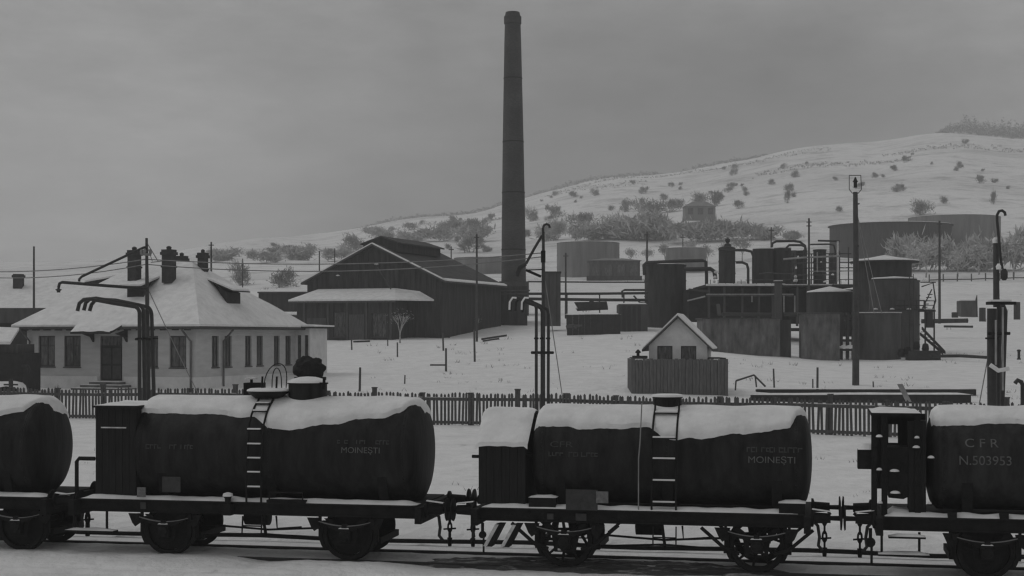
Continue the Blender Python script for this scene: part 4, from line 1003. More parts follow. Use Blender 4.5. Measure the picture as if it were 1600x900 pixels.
sp1 = lambda x: [(x+14, 469), (x+8, 471), (x+3, 476), (x, 487)]
t, g0 = crane('loading crane with three hooked pipes in front of the bungalow door', 224, Yc,
  [(218, 484, 6, arcpts(218, 490, 209, 479)+[(178, 474)]+sp1(121)[0:0]+[(140, 467), (131, 468), (124, 474), (121, 486)]),
   (224, 482, 6, arcpts(224, 486, 214, 476)+[(180, 471), (150, 466), (141, 467), (134, 473), (131, 485)]),
   (237, 480, 6, arcpts(237, 494, 228, 479)+[(200, 473), (180, 469), (158, 468), (148, 470), (143, 476), (140, 486)])], None)
mb = MB(); mb.tube([Vector((g0.x, g0.y+.9, g0.z-.3)), PT(230, 470, Yc+.9), PT(229, 372, Yc+.9)], [.09, .08, .05], 10); part(t, 'post', mb, 'pole')
mb = MB(); mb.tube([PT(229, 386, Yc+.8), PT(224, 387, Yc+.8), PT(128, 432, Yc+.8), PT(124, 436, Yc+.8), PT(123.5, 440, Yc+.8)], .05, 8); part(t, 'stay', mb, 'pipe')
mb = MB(); mb.tube([PT(229, 451, Yc+.8), PT(160, 446, Yc+.8), PT(97, 441, Yc+.8), PT(93, 443, Yc+.8), PT(91.5, 449, Yc+.8)], .06, 8); mb.lathe(PT(91.5, 457, Yc+.8), (0, 0, 1), [(0, .07), (.06, .07), (.08, .10), (.12, .13), (.14, .05), (.2, .05)], 12); part(t, 'swing_arm', mb, 'pipe')
mb = MB(); mb.tube([PT(220, 397, Yc+.8), PT(236, 398, Yc+.8)], .05, 8)
for px in (221, 226, 235): mb.lathe(PT(px, 397, Yc+.8), (0, 0, 1), [(0, .05), (.1, .07), (.16, .06), (.2, .02)], 10)
part(t, 'insulator_arm', mb, 'snowpipe')
mb = MB(); mb.tube([PT(212, 530, Yc-.1), PT(238, 530, Yc+.7)], .05, 6); part(t, 'clamp', mb, 'iron')
mb = MB(); p = PT(231, 451, Yc+.9); mb.tube([p, Vector((PT(287, 570, Yc+4).x, Yc+4, PT(287, 570, Yc+4).z)), PT(325, 645, Yc+6.5)], .018, 5); part(t, 'guy_wire', mb, 'wire')
mb = MB(); mb.tube([PT(230, 380, Yc+.9), PT(247, 408, Yc+2)], .02, 5); mb.tube([PT(230, 385, Yc+.9), PT(238, 408, Yc+2)], .015, 5); mb.tube([PT(236, 410, Yc+1.5), PT(252, 408, Yc+2)], .02, 5); part(t, 'guy_wire', mb, 'wire')
Yc = 56.0
t, g0 = crane('loading crane with three parallel risers and snowy hooked spouts in the middle of the yard', 846, Yc,
  [(838, 476, 5, [(838, 482), (836, 477), (826, 474), (808, 465), (801, 466), (797, 472), (797, 487)]),
   (847, 476, 5, [(847, 488), (845, 482), (835, 476), (822, 470), (812, 467), (806, 471), (805, 486)]),
   (857, 476, 5, [(857, 492), (855, 484), (845, 478), (832, 472), (824, 468), (818, 471), (816, 488)])], None)
mb = MB()
for x in (797, 816): mb.tube([PT(x-1, 484, Yc-.2), PT(x-.5, 472, Yc-.2), PT(x+4, 465, Yc-.2), PT(x+10, 465.5, Yc-.2)], .035, 8)
part(t, 'snow_cover', mb, 'snow')
mb = MB(); mb.tube([Vector((PT(849, 0, Yc+.9).x, Yc+.9, g0.z-.3)), PT(849, 420, Yc+.9), PT(849, 362, Yc+.9)], [.075, .07, .05], 10); part(t, 'post', mb, 'pole')
mb = MB(); mb.tube([PT(848.5, 375, Yc+.7)]+[PT(x, y, Yc+.7) for x, y in ((848.5, 357), (850, 352), (854, 350), (858, 352), (859, 356))], .045, 8); part(t, 'hook_pipe', mb, 'pipe')
mb = MB(); mb.tube([PT(847, 368, Yc+.6), PT(835, 388, Yc+.6), PT(822, 412, Yc+.6)], .05, 8); mb.tube([PT(822, 412, Yc+.6), PT(812, 418, Yc+.6), PT(809, 426, Yc+.6), PT(808, 432, Yc+.6)], [.07, .10, .10, .06], 8); part(t, 'swing_arm', mb, 'pipe')
mb = MB(); mb.tube([PT(822, 422, Yc+.6), PT(845, 432, Yc+.8)], .05, 8); mb.tube([PT(822, 422, Yc+.6), PT(848, 421, Yc+.8)], .025, 6); mb.box((PT(846, 0, Yc).x, Yc+.7, PT(0, 408, Yc).z), (PT(853, 0, Yc).x, Yc+1.1, PT(0, 390, Yc).z)); part(t, 'bracket_arm', mb, 'iron')
mb = MB(); mb.tube([PT(831, 551, Yc-.1), PT(864, 551, Yc+.7)], .06, 6); part(t, 'clamp', mb, 'iron')
mb = MB(); mb.tube([PT(852, 440, Yc+.9), PT(870, 560, Yc+4), PT(879, 622, Yc+6)], .02, 5); part(t, 'guy_wire', mb, 'wire')
Yc = 52.0
t, g0 = crane('tallest loading crane with a thick cluster of pipes near the right edge', 1558, Yc,
  [(1551, 480, 15, [(1550, 560), (1550, 482)]), (1562, 480, 8, [(1562, 484), (1560, 477), (1553, 476)]), (1572, 480, 7, [(1571, 486), (1568, 478), (1558, 477)])], None)
for px, y0, y1 in ((1556, 500, 570), (1567, 480, 610)):
    mb = MB(); mb.tube([PT(px, y1, Yc-.35), PT(px, y0, Yc-.35)], .035, 8); part(t, 'pipe', mb, 'snowpipe')
mb = MB(); mb.tube([PT(1557, 480, Yc+.4), PT(1556, 380, Yc+.4)], [.11, .09], 10); part(t, 'post', mb, 'pole')
mb = MB(); mb.tube([PT(x, y, Yc+.2) for x, y in ((1566, 420), (1563, 400), (1560, 365), (1558, 345), (1558, 336), (1561, 330), (1566, 329), (1570, 332), (1571, 337))], .05, 8); mb.lathe(PT(1569, 438, Yc+.2), (0, 0, 1), [(0, .06), (.08, .12), (.3, .12), (.4, .05)], 10); part(t, 'hook_pipe', mb, 'pipe')
mb = MB(); mb.lathe(PT(1556, 380, Yc+.4), (0, 0, 1), [(0, .11), (.12, .12), (.2, .06)], 10); mb.lathe(PT(1562, 421, Yc+.3), (0, 0, 1), [(0, .12), (.1, .14), (.2, .08)], 10); part(t, 'snow_cover', mb, 'snow')
mb = MB(); a = PT(1546, 476, Yc-.3); mb.box((a.x, Yc-.4, a.z), (PT(1582, 0, Yc).x, Yc+.1, a.z+.10)); part(t, 'top_plate', mb, 'iron')
mb = MB(); mb.box((a.x+.02, Yc-.39, a.z+.103), (PT(1575, 0, Yc).x, Yc+.05, a.z+.17)); part(t, 'snow_cover', mb, 'snow')
mb = MB(); mb.tube([PT(1543, 521, Yc-.3), PT(1578, 521, Yc-.3)], .06, 6); part(t, 'clamp', mb, 'iron')
mb = MB(); mb.tube([PT(1547, 570, Yc-.35), PT(1560, 579, Yc-.4), PT(1576, 576, Yc-.35)], .08, 6); part(t, 'snow_cover', mb, 'snow')
mb = MB(); mb.tube([PT(1547, 540, Yc+1), PT(1530, 632, Yc+2)], .02, 5); part(t, 'guy_wire', mb, 'wire')
p = gpY(1598, 54); mb = MB(); mb.tube([p, PT(1598, 602, 54), PT(1596, 597, 54), PT(1590, 594, 54), PT(1586, 599, 54)], .08, 8); solo('standpipe', mb, 'pipe', p, 'short hooked standpipe at the right edge behind the fence', 'pipe')
# frosted wires strung from crane to crane
for i, (ya, yb, yc) in enumerate(((413, 404, 389), (418, 412, 395))):
    mb = MB(); q = []
    P = [PT(-120, ya+6, 66), PT(228, ya-8+(0 if i == 0 else 3), 58.9), PT(849, yc+6, 57)]
    for a, b in zip(P, P[1:]):
        for k in range(12): u = k/12; q.append(a+(b-a)*u-Vector((0, 0, (.30+.1*i)*4*u*(1-u))))
    q.append(P[-1]); mb.tube(q, .019, 4); solo('overhead_wire', mb, 'wire', P[1], ('upper' if i == 0 else 'lower')+' frosted wire strung across the yard between crane posts', 'wire')

# ---------------------------------------------------------------- gabled works building
A = Vector((-6.24, 135.0, 3.2)); f1 = Vector((-12.55, 4.8, 0)); Lg = f1.length; f1.normalize(); f2 = Vector((4.8, 12.55, 0)).normalized()
EVz, APz = 9.15, 12.35
works = thing('works_building', 'big dark gabled works building with ridge ventilator beside the tall stack', 'building', (A.x, A.y, 3.9))
B = A+f1*Lg; Ld = 14.5
mb = MB(); z = Vector((0, 0, 1)); apx = A+f1*Lg/2; 
g5 = [A, A+z*(EVz-A.z), apx+z*(APz-A.z-.05), B+z*(EVz-A.z), B]
mb.prism(g5, f2*Ld); wk = part(works, 'wall', mb, 'shed')
# vertical cover boards on the gable
bc = 0
for k in range(1, 26):
    u = k/26; zt = EVz+(APz-EVz)*(1-abs(2*u-1))-A.z-.25; mb = MB(); mb.obox(A+f1*(Lg*u-.05)-f2*.045, f1*.10, f2*.044, z*zt); part(works, 'cover_board', mb, 'shed')
ov = .5
for sgn, E, nm in ((1, A, 'roof_slope'), (-1, B, 'roof_slope')):
    d = -f1*ov if sgn == 1 else f1*ov; e_ = E+d+z*(EVz-A.z-ov*(APz-EVz)/(Lg/2))
    p0, p1 = e_-f2*.35, apx+z*(APz-A.z)-f2*.35; mb = MB(); mb.prism([p0, p1, p1+z*.16, p0+z*.16], f2*(Ld+.7)); ro = part(works, nm, mb, 'shedroof')
    mb = MB(); p0_, p1_ = p0+z*.165, p1+z*.165; mb.prism([p0_, p1_, p1_+z*.10, p0_+z*.10], f2*.32); mesh_obj('verge_snow', mb, 'snow', tuple(works.location), parent=ro)
    if sgn == 1: mb = MB(); mb.prism([p0_, p0_+(p1_-p0_)*.05, p0_+(p1_-p0_)*.05+z*.1, p0_+z*.1], f2*(Ld+.7)); mesh_obj('eaves_snow', mb, 'snow', tuple(works.location), parent=ro)
# ridge ventilator
mw = 1.75; m0 = apx+f2*1.5+z*(APz-A.z-.5); ml = 9.6
mb = MB(); mb.prism([m0-f1*mw, m0-f1*mw+z*.75, m0+z*1.35, m0+f1*mw+z*.75, m0+f1*mw], f2*ml); part(works, 'ridge_vent', mb, 'shed')
for s_ in (1, -1):
    mb = MB(); q0, q1 = m0-f1*(mw+.3)*s_+z*.70, m0+z*1.36; mb.prism([q0, q1, q1+z*.12, q0+z*.12], f2*(ml+.3)); part(works, 'vent_roof', mb, 'shedroof')
# lean-to with snow roof against the gable
la, lb, ld = 3.3, 12.75, 3.2        # along f1, depth towards the camera
q = A+f1*la-f2*ld; lz = 7.35; 
mb = MB(); 
annexe = thing('lean_to', 'lean-to with bright snow roof against the front of the works building', 'building', (q.x, q.y, 3.9))
wl_ = MB(); opn = [(.6, 2.0, .9, 3.0), (4.6, 5.8, .9, 3.1)]
wall(wl_, Vector((q.x, q.y, 3.2)), f1, lb-la, lz-3.25, opn, -f2, .2); wl_.obox(Vector((q.x, q.y, 3.2))+f2*.3, f1*(lb-la), f2*(ld-.35), z*(lz-3.25)); wl_.quad(Vector((q.x, q.y, 3.2)), Vector((q.x, q.y, 3.2))+f2*.3, Vector((q.x, q.y, lz-.05))+f2*.3, Vector((q.x, q.y, lz-.05))); part(annexe, 'wall', wl_, 'shed')
for o in opn: window(annexe, Vector((q.x, q.y, 3.2)), f1, o, -f2, .15, cols=3, nm='window')
mb = MB(); mb.obox(Vector((q.x, q.y, 3.2))+f1*2.7-f2*.05, f1*1.5, f2*.045, z*2.9); part(annexe, 'door', mb, 'wood')
mb = MB(); mb.obox(Vector((q.x, q.y, 3.2))+f1*6.5-f2*.05, f1*1.9, f2*.045, z*2.6); part(annexe, 'door', mb, 'oil')
for u in (0.05, 2.4, 4.3, 6.2, 8.6):
    mb = MB(); mb.obox(Vector((q.x, q.y, 3.2))+f1*u-f2*.10, f1*.18, f2*.09, z*(lz-3.3)); part(annexe, 'post', mb, 'wood')
E0, E1 = Vector((q.x, q.y, lz-.05))-f2*.5-f1*.5, Vector((q.x, q.y, lz-.05))+f1*(lb-la+.6)-f2*.5
T0, T1 = Vector((A.x, A.y, 8.35))+f1*(la+1.2)-f2*.07, Vector((A.x, A.y, 8.35))+f1*(lb-.5)-f2*.07
S0 = Vector((A.x, A.y, lz-.05))+f1*(la-2.6)-f2*.07
T2 = Vector((A.x, A.y, 8.05))+f1*(la-1.2)-f2*.07
mb = MB(); v = [E0, E1, T1, T0, S0, T2]; up = z*.14
mb.add([p for p in v]+[p+up for p in v], [(6,7,8,9)[::-1], (6,9,11,10)[::-1], (0,1,7,6), (4,0,6,10), (1,2,8,7), (0,3,2,1), (0,4,5,3)]); 
for i in range(len(mb.f)): pass
part(annexe, 'roof_snow', mb, 'snow')
mb = MB(); mb.obox(E0-z*.16, E1-E0, f2*.1, z*.155); part(annexe, 'fascia', mb, 'wood')
mb = MB(); mb.tube([PT(590, 418, 134), PT(611, 452, 134.0)], .06, 6); part(works, 'conduit', mb, 'oil')
for px, y in ((588, 413), (528, 431)):
    mb = MB(); mb.lathe(PT(px, y, 133.8 if px == 588 else 136.6), (0, 0, 1), [(0, .2), (.06, .14), (.1, .05)], 8); mb.tube([PT(px, y, 133.8 if px == 588 else 136.6), PT(px, y, 134.6 if px == 588 else 137.6)], .05, 6); part(works, 'wall_lamp', mb, 'frost')
# boiler house at the foot of the stack
bh = thing('boiler_house', 'low dark boiler house between the works building and the stack', 'building', gpY(760, 150))
block(bh, 'wall', 738, 824, 447, 507, 150, 8, 'shed', 1); block(bh, 'roof', 734, 770, 443, 447, 149.6, 10.5, 'shedroof', 0)
a = PT(700, 455, 149.7); b = PT(826, 455, 149.7)
for y in (455, 460):
    mb = MB(); mb.tube([PT(738, y, 149.6), PT(828, y-1, 149.6)], .09, 6); part(bh, 'steam_pipe', mb, 'oil')
for px in (744, 752, 770, 786): 
    mb = MB(); p = PT(px, 508, 149.93); mb.box((p.x-.06, 149.85, p.z-.5), (p.x+.06, 149.99, PT(px, 449, 150).z)); part(bh, 'cover_board', mb, 'dark')
mb = MB(); mb.tube([PT(771, 500, 149), PT(777, 480, 149)], .12, 6); solo('plank', mb, 'snowpipe', PT(771, 505, 149), 'snowy plank leaning on the dark boiler house wall', 'plank')
# ---------------------------------------------------------------- tall stack
Ys = 172.0; st = thing('factory_chimney', 'very tall tapering brick factory chimney rising above the whole yard', 'chimney', PT(803, 490, Ys)); cx = PT(803, 0, Ys).x
zb, zt = PT(803, 500, Ys).z-1, PT(803, 15, Ys).z; ks = sc(Ys)
def stack_prof():
    out = []
    for y, w in ((470, 40), (440, 39), (330, 36.5), (220, 33), (120, 29), (60, 26.5), (34, 25), (33, 27.5), (22, 27.5), (20, 24), (15, 22)):
        out.append((PT(803, y, Ys).z, w/2/ks))
    return out
pr = stack_prof(); pr2 = []
for (z0_, r0_), (z1_, r1x) in zip(pr, pr[1:]):
    nseg = max(1, int((z1_-z0_)/1.2))
    for k in range(nseg): u = k/nseg; pr2.append((z0_+(z1_-z0_)*u, r0_+(r1x-r0_)*u))
pr2.append(pr[-1]); n = 40; v, f = [], []
xo = lambda zz: (zz-zb)/(zt-zb)*(-2.0/ks)
for zz, r in pr2:
    for k in range(n+1): a = 2*math.pi*k/n; v.append((cx+xo(zz)+math.cos(a)*r, Ys+1.5+math.sin(a)*r, zz))
uvs = []
for i in range(len(pr2)-1):
    for k in range(n): f.append((i*(n+1)+k, i*(n+1)+k+1, (i+1)*(n+1)+k+1, (i+1)*(n+1)+k))
mb = MB(); mb.add(v, f, True); shaft = part(st, 'shaft', mb, 'stack')
uvl = shaft.data.uv_layers.new(name='UVMap')
for li, lp in enumerate(shaft.data.loops):
    i, k = divmod(lp.vertex_index, n+1); uvl.data[li].uv = (k/n*9.0, pr2[i][0])
mb = MB(); mb.lathe((cx-2/ks, Ys+1.5, zt-.4), (0, 0, 1), [(0, .75), (.42, .75), (.45, .001)], 24); part(st, 'flue_rim', mb, 'iron')
b = MB(); p = PT(780, 490, Ys-1.5); b.obox((p.x, p.y, p.z-1.5), (46/ks, 0, 0), (0, 5, 0), (0, 0, 50/ks+1.5)); part(st, 'base', b, 'chimbrick')
for y in (300, 390, 120, 220):
    mb = MB(); zz = PT(803, y, Ys).z; rr_ = [r for q, r in pr2 if q <= zz][-1]; mb.lathe((cx+xo(zz), Ys+1.5, zz), (0, 0, 1), [(0, rr_), (0, rr_+.03), (.12, rr_+.03), (.12, rr_)], 40, True, False)
    part(st, 'iron_band', mb, 'iron')

# ---------------------------------------------------------------- middle distance: tanks, sheds, pipes
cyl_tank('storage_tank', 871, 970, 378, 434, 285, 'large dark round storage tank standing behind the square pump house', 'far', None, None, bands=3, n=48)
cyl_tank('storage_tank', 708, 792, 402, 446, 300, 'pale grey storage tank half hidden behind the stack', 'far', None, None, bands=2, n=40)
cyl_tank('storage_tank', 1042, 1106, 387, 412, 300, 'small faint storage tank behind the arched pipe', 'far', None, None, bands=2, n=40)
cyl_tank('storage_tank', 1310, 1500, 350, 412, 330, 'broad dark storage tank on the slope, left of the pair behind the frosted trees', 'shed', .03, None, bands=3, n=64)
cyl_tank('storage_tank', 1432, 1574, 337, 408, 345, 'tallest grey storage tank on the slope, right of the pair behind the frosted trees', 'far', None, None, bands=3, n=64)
def hip_house(label, px0, px1, yeave, yapex, ybase, Y, wm, nwin=3, nm='pump_house', depth=None):
    a, b = PT(px0, ybase, Y), PT(px1, ybase, Y); W = b.x-a.x; D = depth or W*.8; ze = PT(0, yeave, Y).z; za = PT(0, yapex, Y).z
    t = thing(nm, label, 'building', ((a.x+b.x)/2, Y, a.z)); mb = MB(); ops = []
    hh = ze-a.z
    for k in range(nwin): u = (k+.5)/nwin; ops.append((W*u-W*.09, W*u+W*.09, 1+hh*.30, 1+hh*.85))
    wall(mb, (a.x, Y, a.z-1), (1, 0, 0), W, hh+1, ops, (0, -1, 0), .2)
    mb.quad((a.x, Y, a.z-1), (a.x, Y, ze), (a.x, Y+D, ze), (a.x, Y+D, a.z-1)); mb.quad((b.x, Y, a.z-1), (b.x, Y+D, a.z-1), (b.x, Y+D, ze), (b.x, Y, ze)); part(t, 'wall', mb, wm)
    for o in ops: window(t, (a.x, Y, a.z-1), (1, 0, 0), o, (0, -1, 0), .15, cols=2, fw=.12)
    o_ = W*.04; c = [Vector((a.x-o_, Y-o_, ze)), Vector((b.x+o_, Y-o_, ze)), Vector((b.x+o_, Y+D+o_, ze)), Vector((a.x-o_, Y+D+o_, ze))]; r0_, r1x = Vector((a.x+W*.3, Y+D/2, za)), Vector((a.x+W*.7, Y+D/2, za))
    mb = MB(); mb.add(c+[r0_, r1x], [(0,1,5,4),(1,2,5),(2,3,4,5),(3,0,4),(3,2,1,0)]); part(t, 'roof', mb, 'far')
    return t
t = hip_house('square hip roofed pump house in front of the large round tank', 921, 1000, 407, 402, 442, 270, 'oil', 4); 
block(t, 'base_wall', 917, 1003, 431, 443, 268.5, 1.2, 'oil_dark', .5)
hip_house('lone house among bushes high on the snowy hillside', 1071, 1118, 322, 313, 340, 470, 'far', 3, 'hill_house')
t = thing('low_shed', 'low shed with snowy roof between the bungalow and the works building', 'shed', gpY(445, 160)); block(t, 'wall', 404, 486, 458, 471, 160, 5, 'shed', 1); cap_snow(t, 402, 486, 456, 159.6, 5.6, .3)
block(t, 'roof_slab', 402, 486, 456, 458, 159.6, 5.6, 'shedroof', 0)
# square dark tank right of the stack, pipe run, sledge and low sheds
t = thing('square_tank', 'upright dark rectangular tank right behind the middle loading crane', 'tank', PT(864, 489, 140)); block(t, 'body', 852, 876, 425, 489, 140, 1.6, 'oil', 1.2)
block(t, 'rim', 851, 877, 424, 426.5, 139.9, 1.8, 'oil_dark', 0)
for px in (858, 870): block(t, 'stiffener', px-.7, px+.7, 427, 489, 139.95, .2, 'oil_dark', .8)
for i, (y, y2, m, lb) in enumerate(((459, 458, 'pipe', 'upper pipe of the long pipe run between stack and still'), (467, 469, 'pipe', 'lower pipe of the long pipe run between stack and still'), (440, 441, 'oil', 'thin frosted pipe above the pipe run behind the crane'))):
    mb = MB(); mb.tube([PT(825, y, 142), PT(930, (y+y2)/2+.4, 142), PT(1012, y2, 142)], (.12, .14, .07)[i], 8); o = solo('pipe_run', mb, m, PT(920, y, 142), lb, 'pipe', 'pipes of the long pipe run')
mb = MB(); mb.tube([PT(973, 465, 141.8), PT(972, 455, 141.8), PT(976, 453, 141.8), PT(1010, 453, 141.8)], .10, 8); mb.tube([PT(990, 462, 141.8), PT(1000, 473, 141.8), PT(1012, 474, 141.8)], .08, 8); solo('pipe_bend', mb, 'pipe', PT(980, 465, 141.8), 'bent branch pipe just left of the dark cylindrical tank', 'pipe')
for px in (886, 937, 975):
    mb = MB(); p = PT(px, 458, 142); mb.tube([Vector((p.x, 142.1, hz(p.x, 142)-.3)), Vector((p.x, 142.1, p.z))], .07, 6); solo('pipe_support', mb, 'pole', Vector((p.x, 142.1, hz(p.x, 142))), {886: 'left', 937: 'middle', 975: 'right'}[px]+' one of three thin posts holding up the pipe run', 'post', 'posts under the pipe run')
t = thing('hand_sledge', 'dark trough shaped wagon body standing in the snow under the pipe run', 'trough', PT(923, 482, 136)); mb = MB(); q = [PT(898, 472, 136), PT(948, 471, 136), PT(950, 480, 136), PT(904, 482, 136)]; mb.prism(q, (0, 1.4, 0)); part(t, 'body', mb, 'oil_dark')
mb = MB(); mb.prism([PT(922, 468, 136.2), PT(927, 468, 136.2), PT(928, 472, 136.2), PT(921, 472, 136.2)], (0, 1, 0)); part(t, 'funnel', mb, 'oil_dark')
mb = MB(); mb.prism([PT(900, 482, 136.1), PT(950, 480.2, 136.1), PT(950, 484, 136.1), PT(902, 486, 136.1)], (0, .2, 0)); part(t, 'runner', mb, 'dark')
t = thing('retaining_wall', 'low dark timber wall with snow on top below the pipe run', 'wall', PT(925, 510, 133))
for k in range(9):
    block(t, 'plank', 886+k*9.3, 895+k*9.3, 492-k*.2, 511, 133, .3, 'dark', .8)
cap_snow(t, 884, 970, 491.5, 132.9, 1.2, .14)
t = thing('brick_box', 'square weathered brick box beside the dark cylindrical tank', 'box', PT(985, 510, 138)); block(t, 'body', 967, 1012, 476, 511, 138, 3, 'oil', 1); cap_snow(t, 967, 1012, 475.5, 138, 3, .15)
for px in (975, 983, 991, 999): block(t, 'board', px-2.5, px+2.5, 478, 511, 137.95, .1, 'dark', .7)
mb = MB()
for i in range(5): mb.tube([PT(885+i*3, 511-random.random()*6, 131+i*.3), PT(893+i*4, 506+random.random()*7, 131.2+i*.3)], .12, 6)
solo('log_pile', mb, 'wood', PT(890, 512, 131), 'little heap of logs left of the timber wall', 'logs')
# dark cylindrical tank with arched pipe
cyl_tank('storage_tank', 1009, 1074, 413, 511, 146, 'dark upright cylindrical tank beneath an arched pipe', 'oil_dark', None, None, bands=4, cat='tank')
mb = MB(); mb.tube([PT(1007, 430, 145.5), PT(1006, 414, 145.5), PT(1010, 410.5, 145.5), PT(1060, 408, 145.5), PT(1098, 407, 145.5), PT(1103, 409, 145.5), PT(1104, 430, 145.5), PT(1104, 446, 145.5)], .16, 8); solo('arched_pipe', mb, 'pipe', PT(1055, 410, 145.5), 'long pipe arching over the dark cylindrical tank', 'pipe')
mb = MB(); mb.tube([PT(1068, 421, 145), PT(1110, 420, 145), PT(1116, 424, 145), PT(1118, 436, 145)], .2, 8); solo('elbow_pipe', mb, 'pipe', PT(1095, 421, 145), 'thick pipe joining the cylindrical tank to the still platform', 'pipe')

# ---------------------------------------------------------------- still house: platform, furnaces, vessels
Yp = 140.0
sh = thing('still_platform', 'dark distillation platform with furnaces under a snow edged deck', 'platform', PT(1215, 492, Yp))
M['sootbrick'] = mat('sooted_furnace_brick', 0.021, 0.55, 1.6, .9, .3, 6, .1)
block(sh, 'furnace', 1076, 1212, 452, 497, Yp+1, 8, 'sootbrick', .3); block(sh, 'furnace', 1232, 1338, 452, 500, Yp+1, 8, 'sootbrick', .3)
block(sh, 'deck', 1103, 1342, 444.5, 448, Yp, 10, 'dark', 0); cap_snow(sh, 1103, 1235, 444.5, Yp, 2.5, .12); cap_snow(sh, 1240, 1342, 444.5, Yp, 2.5, .06)
for px in (1108, 1132, 1160, 1186, 1208, 1246, 1262, 1290): block(sh, 'post', px-1.6, px+1.6, 448, 496, Yp+.3, .3, 'oil', .8)
block(sh, 'beam', 1104, 1240, 460, 463, Yp+.1, .2, 'oil', 0); block(sh, 'beam', 1104, 1240, 459.2, 460, Yp+.08, .24, 'frost', 0)
for px in (1175, 1225, 1242): block(sh, 'steam_cock', px-1, px+1, 462, 472 if px == 1175 else 488, Yp-.05, .12, 'snowpipe', 0)
for px0, px1, y in ((1128, 1206, 491), (1225, 1245, 491)):
    mb = MB(); mb.tube([PT(px0, y, Yp-2), PT(px1, y+.5, Yp-2)], .17, 8); p_ = part(sh, 'pipe', mb, 'pipe'); mb = MB(); mb.tube([PT(px0+3, y-1.6, Yp-2.02), PT(px1-3, y-1.2, Yp-2.02)], .06, 6); part(sh, 'snow_cover', mb, 'frost')
mb = MB(); mb.tube([PT(1122, 476, Yp-1), PT(1124, 492, Yp-1.5)], .18, 8); part(sh, 'pipe', mb, 'oil')
block(sh, 'snow_edge', 1103, 1212, 443.6, 446.6, Yp-.06, .05, 'snow', 0); block(sh, 'snow_edge', 1224, 1300, 443.8, 445.6, Yp-.06, .05, 'frost', 0)
# handrail on the deck
for px in range(1110, 1340, 12):
    mb = MB(); mb.tube([PT(px, 445, Yp+.1), PT(px, 437, Yp+.1)], .03, 4); part(sh, 'railing_post', mb, 'oil_dark')
mb = MB(); mb.tube([PT(1165, 437.5, Yp+.1), PT(1338, 436.5, Yp+.1)], .035, 4); part(sh, 'handrail', mb, 'oil')
# brick flue of the still
t = thing('brick_flue', 'square grey brick flue standing in front of the still platform', 'chimney', PT(1216, 500, 137)); block(t, 'shaft', 1212, 1222, 441, 505, 137, .7, 'oil', 1); block(t, 'cap', 1210.5, 1223.5, 439, 442, 136.95, .85, 'oil_dark', 0); block(t, 'snow_cover', 1211, 1223, 438, 439, 136.96, .8, 'snow', 0)
# vessels on the deck
cyl_tank('still_column', 1124, 1150, 389, 445, 141, 'leftmost dark still column with small knob on its cap', 'oil_dark', .25, 'vessels on the still platform', bands=3, n=24, cat='still column', snow=False)
mb = MB(); mb.lathe(PT(1137, 385, 142.3), (0, 0, 1), [(0, .35), (.2, .3), (.3, .1), (.5, .25), (.7, .22), (.8, .001)], 12); solo('vent_knob', mb, 'oil_dark', PT(1137, 385, 142.3), 'knobbed vent cap on top of the leftmost still column', 'vent')
cyl_tank('condenser', 1178, 1210, 391, 445, 142, 'dark condenser drum, left of two behind the platform railing', 'oil_dark', .12, 'vessels on the still platform', bands=3, n=28, cat='condenser')
cyl_tank('condenser', 1209, 1237, 390, 445, 142.5, 'dark condenser drum, right of two behind the platform railing', 'oil_dark', .12, 'vessels on the still platform', bands=3, n=28, cat='condenser')
cyl_tank('slim_column', 1246, 1262, 392, 445, 143, 'slim dark column under the hooked double pipes', 'oil_dark', None, 'vessels on the still platform', bands=4, n=20, cat='still column')
cyl_tank('slim_column', 1272, 1292, 390, 445, 143, 'snow capped slim column nearest the tall lamp post', 'oil_dark', None, 'vessels on the still platform', bands=3, n=20, cat='still column')
cyl_tank('slim_column', 1236, 1247, 392, 445, 143.5, 'pale frosted riser between the condensers and the slim dark column', 'far', None, 'vessels on the still platform', bands=5, n=16, cat='still column')
cyl_tank('slim_column', 1296, 1309, 398, 445, 144, 'rightmost slim column on the still platform', 'oil', None, 'vessels on the still platform', bands=4, n=16, cat='still column')
def pipe(nm, pxs, w, Y, label, m='pipe', cat='pipe', group='pipes above the still platform'):
    mb = MB(); mb.tube([PT(x, y, Y) for x, y in pxs], w/2/sc(Y), 8); solo(nm, mb, m, PT(*pxs[0], Y), label, cat, group)
pipe('header_pipe', [(1124, 390.5), (1165, 391), (1174, 393), (1177, 400), (1177, 445)], 4.2, 140.6, 'pipe bridging the leftmost still column and the first condenser')
pipe('return_pipe', [(1150, 410), (1160, 410), (1167, 413), (1169, 420), (1169, 445)], 4.2, 140.7, 'short hooked pipe on the right flank of the leftmost column')
pipe('hook_pipe', [(1206, 386), (1207, 380), (1213, 377), (1240, 376.5), (1250, 378), (1258, 384), (1260, 395)], 3.8, 141.5, 'long hooked pipe rising over the second condenser')
pipe('hook_pipe', [(1229, 392), (1229, 387), (1233, 383), (1252, 383), (1258, 386), (1259, 410)], 3.6, 140.8, 'lower hooked pipe below the long one over the second condenser')
pipe('hook_pipe', [(1278, 376), (1300, 376.5), (1312, 377)], 3.0, 141.0, 'short level pipe at the top right of the still platform')
pipe('hook_pipe', [(1266, 382), (1295, 381.5), (1303, 383), (1305, 392), (1305, 440)], 2.6, 140.9, 'thin pipe dropping beside the rightmost column')
pipe('cross_pipe', [(1224, 405), (1255, 402.5), (1312, 400)], 3.0, 139.6, 'slanting frosted pipe crossing in front of the columns', 'snowpipe')
pipe('cross_pipe', [(1186, 428), (1200, 426), (1224, 428), (1240, 427)], 1.8, 139.7, 'thin sagging pipe along the condensers', 'oil')
pipe('riser_pipe', [(1309, 377), (1309, 440)], 3.0, 140.0, 'frost white riser left of the lamp post', 'frost')
